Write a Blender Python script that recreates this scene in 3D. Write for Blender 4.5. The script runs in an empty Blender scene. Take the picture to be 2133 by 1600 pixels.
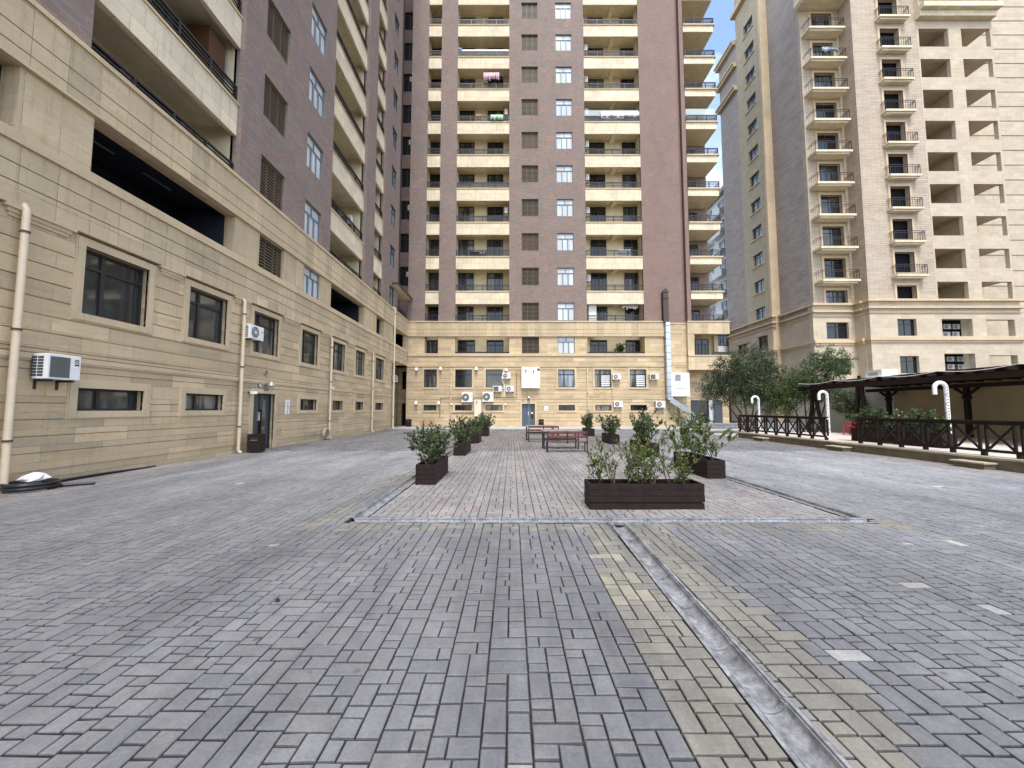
import bpy, math, random
import numpy as np
from mathutils import Vector, Matrix
R = math.radians
random.seed(7); rng = np.random.default_rng(7)
sc = bpy.context.scene
col = sc.collection
# ------------------------------------------------------------ camera
FPX = 800.0; CH = 1.5; PITCH = math.atan(53/800)
cam = bpy.data.cameras.new('camera'); co = bpy.data.objects.new('camera', cam); col.objects.link(co)
cam.sensor_fit = 'HORIZONTAL'; cam.sensor_width = 36; cam.lens = 36*FPX/2133
cam.clip_start = .05; cam.clip_end = 2000
co.location = (0, 0, CH); co.rotation_euler = (R(90)+PITCH, 0, 0)
sc.camera = co
# ------------------------------------------------------------ world
SUN_EL, SUN_AZ = 62, 178       # azimuth clockwise from +Y
w = bpy.data.worlds.new('World'); sc.world = w; w.use_nodes = True
nt = w.node_tree; nt.nodes.clear()
N = nt.nodes.new; L = nt.links.new
out = N('ShaderNodeOutputWorld'); bg = N('ShaderNodeBackground'); bg.inputs[1].default_value = .118
sky = N('ShaderNodeTexSky'); sky.sky_type = 'NISHITA'; sky.sun_disc = False
sky.sun_elevation = R(SUN_EL); sky.sun_rotation = R(SUN_AZ); sky.air_density = 1.0; sky.dust_density = 1.2
tc = N('ShaderNodeTexCoord'); mp = N('ShaderNodeMapping'); mp.inputs['Scale'].default_value = (1, 1, 2.2); mp.inputs['Location'].default_value=(.9,2.3,1.4)
no = N('ShaderNodeTexNoise'); no.inputs['Scale'].default_value = 2.6; no.inputs['Detail'].default_value = 7; no.inputs['Roughness'].default_value = .6
cr = N('ShaderNodeValToRGB'); cr.color_ramp.elements[0].position = .50; cr.color_ramp.elements[1].position = .74
mx = N('ShaderNodeMix'); mx.data_type = 'RGBA'; mx.inputs['B'].default_value = (5.2, 5.3, 5.5, 1)
L(tc.outputs['Generated'], mp.inputs[0]); L(mp.outputs[0], no.inputs['Vector']); L(no.outputs[0], cr.inputs[0])
sp_ = N('ShaderNodeSeparateXYZ'); L(tc.outputs['Generated'], sp_.inputs[0])
mr = N('ShaderNodeMapRange'); mr.inputs['From Min'].default_value = .35; mr.inputs['From Max'].default_value = .75; mr.inputs['To Min'].default_value = .30; mr.inputs['To Max'].default_value = -.10; L(sp_.outputs['Z'], mr.inputs['Value'])
ad_ = N('ShaderNodeMath'); ad_.operation = 'ADD'; ad_.use_clamp = True; L(cr.outputs[0], ad_.inputs[0]); L(mr.outputs[0], ad_.inputs[1]); L(ad_.outputs[0], mx.inputs['Factor']); L(sky.outputs[0], mx.inputs['A']); L(mx.outputs['Result'], bg.inputs[0]); L(bg.outputs[0], out.inputs[0])
# ------------------------------------------------------------ sun (soft, thin cloud)
sl = bpy.data.lights.new('sun', 'SUN'); sl.energy = 1.15; sl.angle = R(18); sl.color = (1, .95, .87)
so = bpy.data.objects.new('sun', sl); col.objects.link(so); so.location = (0, -10, 60)
az, el = R(SUN_AZ), R(SUN_EL)
dv = Vector((math.sin(az)*math.cos(el), math.cos(az)*math.cos(el), math.sin(el)))
so.rotation_euler = dv.to_track_quat('Z', 'Y').to_euler()
vs = sc.view_settings; vs.view_transform = 'Standard'; vs.look = 'None'; vs.gamma = 1; vs.use_curve_mapping = False
vs.exposure = 1.8
sc.cycles.max_bounces = 6; sc.cycles.diffuse_bounces = 4; sc.cycles.transparent_max_bounces = 12
sc.cycles.use_denoising = True

# ============================================================ helpers
def _d(px, py):
    u = (px-1066.5)/FPX; v = (800-py)/FPX; c, s = math.cos(PITCH), math.sin(PITCH)
    return u, c-v*s, v*c+s
def atY(px, py, Y):
    a = _d(px, py); t = Y/a[1]; return a[0]*t, CH+a[2]*t
def atX(px, py, X):
    a = _d(px, py); t = X/a[0]; return a[1]*t, CH+a[2]*t
def grd(px, py, z=0):
    a = _d(px, py); t = (z-CH)/a[2]; return a[0]*t, a[1]*t

OFF = {}
def tag(o, label=None, cat=None, group=None, kind=None):
    if label: o['label'] = label
    if cat: o['category'] = cat
    if group: o['group'] = group
    if kind: o['kind'] = kind
    return o
def empty(name, loc=(0, 0, 0), rz=0, label=None, cat=None, group=None):
    o = bpy.data.objects.new(name, None); col.objects.link(o); o.location = loc; o.rotation_euler = (0, 0, rz)
    o.empty_display_size = .2
    OFF[o] = Vector(loc)
    return tag(o, label, cat, group)
def copy_tree(o, parent=None, loc=None, rz=None, label=None, scale=None):
    c = o.copy(); col.objects.link(c)
    if parent is not None: c.parent = parent
    if loc is not None: c.location = loc
    if rz is not None: c.rotation_euler = (0, 0, rz)
    if scale is not None: c.scale = scale
    if label: c['label'] = label
    for ch in list(o.children):
        copy_tree(ch, c)
    return c

class MB:
    def __init__(s): s.v = []; s.f = []; s.uv = []; s.mi = []; s.sm = []; s.fc = []; s.m = 0; s.c = None
    def face(s, pts, uvs=None, smooth=False):
        b = len(s.v); s.v += [tuple(p) for p in pts]; s.f.append(tuple(range(b, b+len(pts))))
        if uvs is None:
            a, b_, c = (Vector(pts[i]) for i in (0, 1, 2)); n = (b_-a).cross(c-a)
            k = max(range(3), key=lambda i: abs(n[i]))
            uvs = [((p[1], p[2]) if k == 0 else (p[0], p[2]) if k == 1 else (p[0], p[1])) for p in pts]
        s.uv += list(uvs); s.mi.append(s.m); s.sm.append(smooth); s.fc.append(s.c)
    def box(s, x0, x1, y0, y1, z0, z1):
        if x1 < x0: x0, x1 = x1, x0
        if y1 < y0: y0, y1 = y1, y0
        if z1 < z0: z0, z1 = z1, z0
        s.face([(x0,y0,z0),(x1,y0,z0),(x1,y0,z1),(x0,y0,z1)]); s.face([(x1,y1,z0),(x0,y1,z0),(x0,y1,z1),(x1,y1,z1)])
        s.face([(x0,y1,z0),(x0,y0,z0),(x0,y0,z1),(x0,y1,z1)]); s.face([(x1,y0,z0),(x1,y1,z0),(x1,y1,z1),(x1,y0,z1)])
        s.face([(x0,y0,z1),(x1,y0,z1),(x1,y1,z1),(x0,y1,z1)]); s.face([(x0,y1,z0),(x1,y1,z0),(x1,y0,z0),(x0,y0,z0)])
    def obox(s, c, ax, ay, az):   # oriented box: centre + half-axis vectors
        c, ax, ay, az = map(Vector, (c, ax, ay, az))
        P = lambda i, j, k: c+ax*i+ay*j+az*k
        for q in (((-1,-1,-1),(1,-1,-1),(1,-1,1),(-1,-1,1)), ((1,1,-1),(-1,1,-1),(-1,1,1),(1,1,1)), ((-1,1,-1),(-1,-1,-1),(-1,-1,1),(-1,1,1)),
                  ((1,-1,-1),(1,1,-1),(1,1,1),(1,-1,1)), ((-1,-1,1),(1,-1,1),(1,1,1),(-1,1,1)), ((-1,1,-1),(1,1,-1),(1,-1,-1),(-1,-1,-1))):
            s.face([P(*t) for t in q])
    def bar(s, a, b, w, h=None):
        a, b = Vector(a), Vector(b); d = b-a; l = d.length
        if l < 1e-6: return
        d.normalize(); up = Vector((0, 0, 1)) if abs(d.z) < .95 else Vector((0, 1, 0))
        sx = d.cross(up).normalized(); sy = sx.cross(d).normalized()
        s.obox((a+b)/2, sx*w/2, d*l/2, sy*(h or w)/2)
    def tube(s, pts, r, n=8, cap=True):
        pts = [Vector(p) for p in pts]; rs = r if isinstance(r, (list, tuple)) else [r]*len(pts)
        rings = []; prev = None
        for i, p in enumerate(pts):
            d = (pts[min(i+1, len(pts)-1)]-pts[max(i-1, 0)]).normalized()
            if prev is None:
                up = Vector((0, 0, 1)) if abs(d.z) < .9 else Vector((1, 0, 0)); a = d.cross(up).normalized()
            else: a = (prev-d*prev.dot(d)).normalized()
            prev = a; b = d.cross(a)
            rings.append([p+(a*math.cos(2*math.pi*k/n)+b*math.sin(2*math.pi*k/n))*rs[i] for k in range(n)])
        base = len(s.v)
        for rg in rings: s.v += [tuple(q) for q in rg]
        for i in range(len(rings)-1):
            for k in range(n):
                k2 = (k+1) % n
                s.f.append((base+i*n+k, base+i*n+k2, base+(i+1)*n+k2, base+(i+1)*n+k))
                s.uv += [(k/n, i), ((k+1)/n, i), ((k+1)/n, i+1), (k/n, i+1)]; s.mi.append(s.m); s.sm.append(True); s.fc.append(s.c)
        if cap:
            s.face(list(reversed(rings[0])), [(0, 0)]*n); s.face(rings[-1], [(0, 0)]*n)
    def cyl(s, a, b, r, n=16): s.tube([a, b], r, n)
    def lathe(s, prof, c=(0, 0, 0), n=20):
        rings = [[(c[0]+r*math.cos(2*math.pi*k/n), c[1]+r*math.sin(2*math.pi*k/n), c[2]+z) for k in range(n)] for r, z in prof]
        for i in range(len(rings)-1):
            for k in range(n):
                k2 = (k+1) % n
                s.face([rings[i][k], rings[i][k2], rings[i+1][k2], rings[i+1][k]], smooth=True)
    def build(s, name, mats, parent=None, bevel=0, **kw):
        off = OFF.get(parent, Vector((0, 0, 0))) if parent is not None else Vector((0, 0, 0))
        me = bpy.data.meshes.new(name)
        v = np.array(s.v, dtype=np.float32).reshape(-1, 3) - np.array(off, dtype=np.float32)
        me.from_pydata(v.tolist(), [], s.f)
        ul = me.uv_layers.new(name='UVMap'); ul.data.foreach_set('uv', np.array(s.uv, dtype=np.float32).ravel())
        me.polygons.foreach_set('material_index', s.mi); me.polygons.foreach_set('use_smooth', s.sm)
        if any(c is not None for c in s.fc):
            ca = me.color_attributes.new('Col', 'FLOAT_COLOR', 'CORNER'); cd = []
            for f, c in zip(s.f, s.fc):
                c = c or (1, 1, 1)
                cd += [c[0], c[1], c[2], 1]*len(f)
            ca.data.foreach_set('color', cd)
        for m in (mats if isinstance(mats, (list, tuple)) else [mats]): me.materials.append(m)
        o = bpy.data.objects.new(name, me); col.objects.link(o)
        if parent is not None: o.parent = parent; OFF[o] = off
        if bevel:
            md = o.modifiers.new('bevel', 'BEVEL'); md.width = bevel; md.segments = 2; md.limit_method = 'ANGLE'
            # welding is needed for bevels: merge doubles first
            import bmesh
            bm = bmesh.new(); bm.from_mesh(me); bmesh.ops.remove_doubles(bm, verts=bm.verts, dist=1e-5); bm.to_mesh(me); bm.free()
        if kw: tag(o, **kw)
        return o

class Fr:   # facade frame: u along the wall, w outward, z up
    def __init__(s, kind, p): s.k = kind; s.p = p
    def P(s, u, w, z):
        if s.k == 'N': return (u, s.p-w, z)
        if s.k == 'L': return (s.p+w, u, z)
        if s.k == 'R': return (s.p-w, u, z)
    def box(s, mb, u0, u1, w0, w1, z0, z1):
        a = s.P(u0, w0, z0); b = s.P(u1, w1, z1); mb.box(a[0], b[0], a[1], b[1], a[2], b[2])
    def wall(s, mb, u0, u1, z0, z1, holes=(), th=.3, w=0., grooves=(), gh=.026, gd=.035):
        us = sorted({u0, u1}|{h[i] for h in holes for i in (0, 1) if u0 < h[i] < u1})
        zs = {z0, z1}|{h[i] for h in holes for i in (2, 3) if z0 < h[i] < z1}
        gz = [g for g in grooves if z0 < g < z1-gh and all(abs(g-z) > gh and abs(g+gh-z) > .005 for z in zs)]
        for g in gz: zs |= {g, g+gh}
        zs = sorted(zs)
        for a, b in zip(zs, zs[1:]):
            m = (a+b)/2; gr = any(g < m < g+gh for g in gz); run = None
            for c, d in list(zip(us, us[1:]))+[(None, None)]:
                solid = c is not None and not any(h[0] < (c+d)/2 < h[1] and h[2] < m < h[3] for h in holes)
                if solid: run = (run[0], d) if run else (c, d)
                elif run:
                    s.box(mb, run[0], run[1], w-th, w-(gd if gr else 0), a, b); run = None

# ============================================================ materials
def mat(name, rough=.6, spec=.5, metal=0):
    m = bpy.data.materials.new(name); m.use_nodes = True; t = m.node_tree; b = t.nodes['Principled BSDF']
    b.inputs['Roughness'].default_value = rough; b.inputs['Metallic'].default_value = metal; b.inputs['Specular IOR Level'].default_value = spec
    return m, t, b
def rgb(c): return (c[0], c[1], c[2], 1)
def noise(t, scale, vec=None, detail=4, rough=.6):
    n = t.nodes.new('ShaderNodeTexNoise'); n.inputs['Scale'].default_value = scale; n.inputs['Detail'].default_value = detail; n.inputs['Roughness'].default_value = rough
    if vec is not None: t.links.new(vec, n.inputs['Vector'])
    return n.outputs[0]
def ramp(t, fac, a, b, pa=.3, pb=.7):
    r = t.nodes.new('ShaderNodeValToRGB'); r.color_ramp.elements[0].position = pa; r.color_ramp.elements[1].position = pb
    r.color_ramp.elements[0].color = rgb(a); r.color_ramp.elements[1].color = rgb(b); t.links.new(fac, r.inputs[0]); return r.outputs[0]
def mixc(t, fac, a, b, mode='MIX'):
    m = t.nodes.new('ShaderNodeMix'); m.data_type = 'RGBA'; m.blend_type = mode
    for k, x in (('Factor', fac), ('A', a), ('B', b)):
        if isinstance(x, (int, float)): m.inputs[k].default_value = x
        elif isinstance(x, tuple): m.inputs[k].default_value = rgb(x)
        else: t.links.new(x, m.inputs[k])
    return m.outputs['Result']
def uvmap(t, scale=(1, 1, 1), loc=(0, 0, 0), src='UV'):
    c = t.nodes.new('ShaderNodeTexCoord'); m = t.nodes.new('ShaderNodeMapping'); m.inputs['Scale'].default_value = scale; m.inputs['Location'].default_value = loc
    t.links.new(c.outputs[src], m.inputs[0]); return m.outputs[0]
def bump(t, b, h, strength=.3, dist=.01):
    n = t.nodes.new('ShaderNodeBump'); n.inputs['Strength'].default_value = strength; n.inputs['Distance'].default_value = dist
    t.links.new(h, n.inputs['Height']); t.links.new(n.outputs[0], b.inputs['Normal'])
def plain(name, c, rough=.6, spec=.5, metal=0, var=.12, sc_=6):
    m, t, b = mat(name, rough, spec, metal)
    v = uvmap(t, src='Object'); f = noise(t, sc_, v, 5)
    t.links.new(ramp(t, f, tuple(x*(1-var) for x in c), tuple(min(1, x*(1+var)) for x in c)), b.inputs['Base Color'])
    return m
def brickmat(name, c1, c2, mortar, bw, bh, ms=.012, rough=.8, off=0., tint=None, streak=0., bstr=.4, seed=0, c3=None):
    m, t, b = mat(name, rough, .3)
    v = uvmap(t, loc=(seed, off, 0))
    br = t.nodes.new('ShaderNodeTexBrick'); br.inputs['Scale'].default_value = 1; br.inputs['Brick Width'].default_value = bw; br.inputs['Row Height'].default_value = bh
    br.inputs['Mortar Size'].default_value = ms; br.inputs['Mortar Smooth'].default_value = .3; br.offset = .5 if bh < bw else 0
    br.inputs['Color1'].default_value = rgb(c1); br.inputs['Color2'].default_value = rgb(c2); br.inputs['Mortar'].default_value = rgb(mortar)
    t.links.new(v, br.inputs['Vector'])
    c = br.outputs['Color']
    big = noise(t, .55, v, 6, .7)
    c = mixc(t, .55, c, ramp(t, big, (.72, .70, .68), (1.22, 1.2, 1.18), .3, .7), 'MULTIPLY')
    if c3:
        n2 = noise(t, 1.6, uvmap(t, scale=(.35, 2.2, 1), loc=(seed+3, 0, 0)), 5, .75)
        f = t.nodes.new('ShaderNodeValToRGB'); f.color_ramp.elements[0].position = .48; f.color_ramp.elements[1].position = .62
        t.links.new(n2, f.inputs[0]); c = mixc(t, f.outputs[0], c, c3)
    if streak:
        st = noise(t, 2.2, uvmap(t, scale=(3.2, .22, 1), loc=(seed, 0, 0)), 5, .7)
        f = t.nodes.new('ShaderNodeValToRGB'); f.color_ramp.elements[0].position = .52; f.color_ramp.elements[1].position = .78
        t.links.new(st, f.inputs[0])
        mm = t.nodes.new('ShaderNodeMath'); mm.operation = 'MULTIPLY'; mm.inputs[1].default_value = streak; t.links.new(f.outputs[0], mm.inputs[0])
        c = mixc(t, mm.outputs[0], c, tint or (.16, .13, .09))
    fine = noise(t, 14, v, 4, .7)
    c = mixc(t, .3, c, ramp(t, fine, (.75, .75, .75), (1.2, 1.2, 1.2)), 'MULTIPLY')
    t.links.new(c, b.inputs['Base Color'])
    ad = t.nodes.new('ShaderNodeMath'); ad.operation = 'MULTIPLY_ADD'; t.links.new(fine, ad.inputs[0]); ad.inputs[1].default_value = .35
    iv = t.nodes.new('ShaderNodeMath'); iv.operation = 'SUBTRACT'; iv.inputs[0].default_value = 1; t.links.new(br.outputs['Fac'], iv.inputs[1]); t.links.new(iv.outputs[0], ad.inputs[2])
    bump(t, b, ad.outputs[0], bstr, .012)
    return m
S1 = (.66, .515, .325); S2 = (.43, .345, .225)
M = {}
M['stone'] = brickmat('limestone', S1, S2, (.30, .23, .14), 1.15, .33, .006, off=-.12, streak=.22, seed=.3, c3=(.54, .40, .235))
M['slab'] = brickmat('limestone_slabs', (.64, .505, .325), (.44, .36, .24), (.24, .19, .125), .62, 1.2, .006, off=.35, streak=.5, seed=1.7, c3=(.54, .425, .26))
M['trim'] = brickmat('limestone_trim', (.61, .48, .315), (.54, .43, .28), (.36, .29, .2), 1.6, 5, .005, streak=.2, seed=2.9)
M['fascia'] = brickmat('cream_fascia', (.80, .69, .49), (.66, .58, .43), (.42, .35, .25), .75, .55, .008, streak=.55, tint=(.36, .30, .20), off=.1, seed=4.1)
M['brick'] = brickmat('dark_brick', (.345, .222, .172), (.215, .172, .150), (.20, .165, .148), .27, .078, .009, streak=.35, tint=(.13, .115, .11), seed=.9, c3=(.205, .186, .180))
M['brickred'] = brickmat('red_brick', (.30, .18, .145), (.21, .152, .134), (.21, .16, .138), .27, .078, .009, streak=.3, tint=(.16, .12, .105), seed=5.5, c3=(.235, .165, .145))
M['rbrick'] = brickmat('pale_brick', (.54, .445, .335), (.43, .36, .28), (.30, .245, .19), .9, .21, .02, streak=.0, seed=7.7, c3=(.47, .385, .305), bstr=.8)
M['rbrick2'] = brickmat('grey_brick', (.44, .375, .32), (.34, .295, .26), (.25, .22, .19), .9, .21, .02, streak=.0, seed=8.7, c3=(.40, .355, .33), bstr=.8)
M['rstone'] = brickmat('tan_stone', (.57, .48, .36), (.47, .405, .31), (.34, .29, .22), .8, .42, .006, streak=.12, seed=9.1, c3=(.53, .44, .32))
M['rplast'] = plain('tan_plaster', (.45, .385, .27), .85, .2, sc_=1.5)
M['cream'] = plain('cream_plaster', (.74, .65, .45), .85, .2, sc_=2)
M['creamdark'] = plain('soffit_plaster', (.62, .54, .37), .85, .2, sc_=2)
M['white'] = plain('white_paint', (.78, .78, .76), .5, .4, var=.05)
M['whitewall'] = plain('white_render', (.85, .84, .80), .7, .3, var=.04, sc_=1)
M['offwhite'] = plain('cream_paint', (.72, .62, .50), .5, .4, var=.05)
M['black'] = plain('black_steel', (.018, .016, .018), .45, .5)
M['frame'] = plain('dark_frame', (.022, .02, .02), .4, .5)
M['greyframe'] = plain('grey_frame', (.16, .18, .19), .4, .5)
M['brownframe'] = plain('brown_louvre', (.125, .095, .062), .5, .4)
M['wood'] = plain('dark_brown_wood', (.019, .0105, .0085), .6, .22, var=.35, sc_=9)
M['benchwood'] = plain('red_brown_wood', (.12, .035, .03), .45, .5, var=.3, sc_=9)
M['tablewood'] = plain('sky_sheen_table_wood', (.28, .20, .18), .35, .5, var=.3, sc_=5)  # pale pinkish tone is the sky's reflection put into the wood colour
M['door'] = plain('slate_door', (.045, .06, .072), .4, .5, var=.1)
M['doorblue'] = plain('blue_door', (.07, .095, .12), .4, .5, var=.1)
M['dark'] = plain('dark_interior', (.012, .012, .014), .8, .1)
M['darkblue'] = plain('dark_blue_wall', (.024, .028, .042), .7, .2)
M['brownpanel'] = plain('brown_panel', (.10, .045, .02), .6, .3)
M['pipe'] = plain('beige_pipe', (.55, .45, .32), .45, .4, var=.06)
M['silver'] = plain('galvanised_duct', (.55, .60, .64), .35, .5, .6, var=.08, sc_=3)
M['canopy'] = plain('brown_edge', (.07, .04, .035), .6)
M['soil'] = plain('soil', (.03, .02, .013), .95, .1, var=.5, sc_=30)
M['bark'] = plain('bark', (.085, .065, .045), .9, .1, var=.4, sc_=25)
M['red'] = plain('red_plastic', (.55, .02, .03), .35, .5, var=.05)
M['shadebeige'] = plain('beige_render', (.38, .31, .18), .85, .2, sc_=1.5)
M['greyrender'] = plain('grey_render', (.42, .42, .38), .85, .2, sc_=1.5)
M['terr'] = plain('pale_paving', (.55, .50, .43), .75, .2, var=.15, sc_=2)
M['coping'] = plain('brown_kerb', (.20, .155, .10), .8, .2, var=.25, sc_=3)
M['copinglight'] = plain('pale_coping', (.42, .38, .29), .8, .2, var=.2, sc_=3)
M['hose'] = plain('black_hose', (.02, .02, .024), .35, .5)
M['hosegrey'] = plain('grey_hose', (.34, .30, .25), .5, .4)
M['bag'] = plain('white_bag', (.7, .7, .68), .5, .4)
M['card'] = plain('cardboard', (.42, .26, .15), .8, .2)
M['greengl'] = plain('green_cloth', (.45, .60, .42), .8, .2)
M['pink'] = plain('pink_cloth', (.62, .42, .45), .8, .2, var=.35, sc_=3)
M['whitecloth'] = plain('white_cloth', (.75, .77, .80), .8, .2)
m, t, b = mat('gutter_concrete', .72, .35); v = uvmap(t, src='Object')
c = ramp(t, noise(t, 22, v, 6, .75), (.12, .122, .128), (.30, .305, .315), .3, .7)
c = mixc(t, .8, c, ramp(t, noise(t, 4.2, v, 7, .75), (.45, .45, .44), (1.45, 1.45, 1.45), .36, .62), 'MULTIPLY')
t.links.new(c, b.inputs['Base Color']); M['conc'] = m
M['blackdot'] = plain('black_dot', (.02, .02, .02), .5)
M['purple'] = plain('sign_pink', (.50, .30, .55), .5)
M['steel'] = plain('brushed_steel', (.55, .54, .52), .35, .5, .7)
M['blue'] = plain('blue_sheet', (.25, .45, .75), .5)
M['kerbstrip'] = plain('back_concrete', (.40, .40, .39), .8, .3, var=.18, sc_=.8)
def glassmat(name, base, rough=.06, curtain=None, cs=5., spec=.6, lo=.48, hi=.56):
    m, t, b = mat(name, rough, spec)
    if curtain:
        v = uvmap(t, scale=(cs, .25, 1)); f = noise(t, 1.0, v, 3, .5)
        t.links.new(ramp(t, f, base, curtain, lo, hi), b.inputs['Base Color'])
    else: b.inputs['Base Color'].default_value = rgb(base)
    return m
M['gdark'] = glassmat('dark_glass', (.012, .013, .015))
M['gdoor'] = glassmat('door_glass', (.03, .035, .04), .08, (.13, .14, .145), 4)
M['gwhite'] = glassmat('frosted_glass', (.50, .55, .57), .12, (.62, .68, .70), 1.5)
M['gcurt'] = glassmat('curtain_glass', (.035, .04, .04), .05, (.22, .22, .19), 2.2)
M['gblue'] = glassmat('sky_glass', (.10, .13, .17), .05, (.28, .34, .40), 2.0)
M['gplinth'] = glassmat('court_glass', (.030, .034, .032), .04, (.075, .08, .072), .8, .8)
m, t, b = mat('clear_glass', .02, .5); b.inputs['Base Color'].default_value = (.75, .85, .83, 1); b.inputs['Alpha'].default_value = .38; M['clear'] = m
m, t, b = mat('wire_grille', .5); b.inputs['Base Color'].default_value = (.06, .06, .06, 1); M['grille'] = m
# leaves: colour from the face attribute
def leafmat(name, rough=.45):
    m, t, b = mat(name, rough, .45)
    a = t.nodes.new('ShaderNodeAttribute'); a.attribute_name = 'Col'; t.links.new(a.outputs['Color'], b.inputs['Base Color'])
    tr = t.nodes.new('ShaderNodeBsdfTranslucent'); ms = t.nodes.new('ShaderNodeMixShader'); ms.inputs[0].default_value = .25
    t.links.new(a.outputs['Color'], tr.inputs[0]); o = t.nodes['Material Output']
    t.links.new(b.outputs[0], ms.inputs[1]); t.links.new(tr.outputs[0], ms.inputs[2]); t.links.new(ms.outputs[0], o.inputs[0]); return m
M['leaf'] = leafmat('leaf')
# pavers
m, t, b = mat('pavers', .62, .45)
a = t.nodes.new('ShaderNodeAttribute'); a.attribute_name = 'Col'; v = uvmap(t, src='Object')
n1 = noise(t, .7, v, 7, .68); n2 = noise(t, 60, v, 3, .7); n3 = noise(t, 9, v, 5, .75)
c = mixc(t, .75, a.outputs['Color'], ramp(t, n1, (.78, .78, .79), (1.15, 1.15, 1.14), .32, .66), 'MULTIPLY')
c = mixc(t, .55, c, ramp(t, n3, (.74, .74, .74), (1.2, 1.2, 1.2), .3, .7), 'MULTIPLY')
c = mixc(t, .55, c, ramp(t, n2, (.72, .72, .72), (1.25, 1.25, 1.25), .3, .7), 'MULTIPLY')
wr = noise(t, 1.0, uvmap(t, scale=(1.1, .16, 1), src='Object'), 6, .72)
c = mixc(t, .8, c, ramp(t, wr, (.66, .66, .67), (1.32, 1.32, 1.30), .34, .66), 'MULTIPLY')
sp = noise(t, 7.5, v, 1, .5); r_ = t.nodes.new('ShaderNodeValToRGB'); r_.color_ramp.elements[0].position = .74; r_.color_ramp.elements[1].position = .78; t.links.new(sp, r_.inputs[0])
c = mixc(t, r_.outputs[0], c, (.10, .10, .105))
t.links.new(c, b.inputs['Base Color']); bump(t, b, n2, .35, .004); M['paver'] = m
m, t, b = mat('joint_sand', .95, .1); v = uvmap(t, src='Object')
t.links.new(ramp(t, noise(t, 3, v, 5), (.018, .017, .017), (.05, .047, .043)), b.inputs['Base Color']); M['joint'] = m

# ============================================================ ground
GUT_A, GUT_B = (1.265, 0.), (1.40, 5.15)
def gx(y): return GUT_A[0]+(GUT_B[0]-GUT_A[0])*(y/5.15)
mb = MB(); mb.box(-300, 300, -60, 600, -.5, -.10)
def flat(*p): mb.face([(a, b_, -.013) for a, b_ in p])
flat((-300, -60), (gx(-1)-.108, -60), (gx(-1)-.108, -1), (gx(5.16)-.108, 5.16), (gx(5.16)-.108, 5.17), (-300, 5.17))
flat((gx(-1)+.108, -60), (300, -60), (300, 5.17), (gx(5.16)+.108, 5.17), (gx(-1)+.108, -1))
flat((-300, 5.43), (-2.245, 5.43), (-2.245, 27.45), (-300, 27.45)); flat((-1.995, 5.43), (4.625, 5.43), (4.625, 27.45), (-1.995, 27.45)); flat((4.875, 5.43), (300, 5.43), (300, 27.45), (4.875, 27.45))
flat((-300, 5.17), (-2.2, 5.17), (-2.2, 5.43), (-300, 5.43)); flat((4.9, 5.17), (300, 5.17), (300, 5.43), (4.9, 5.43)); flat((-300, 27.45), (300, 27.45), (300, 600), (-300, 600))
mb.build('ground', M['joint'], kind='structure')
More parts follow.
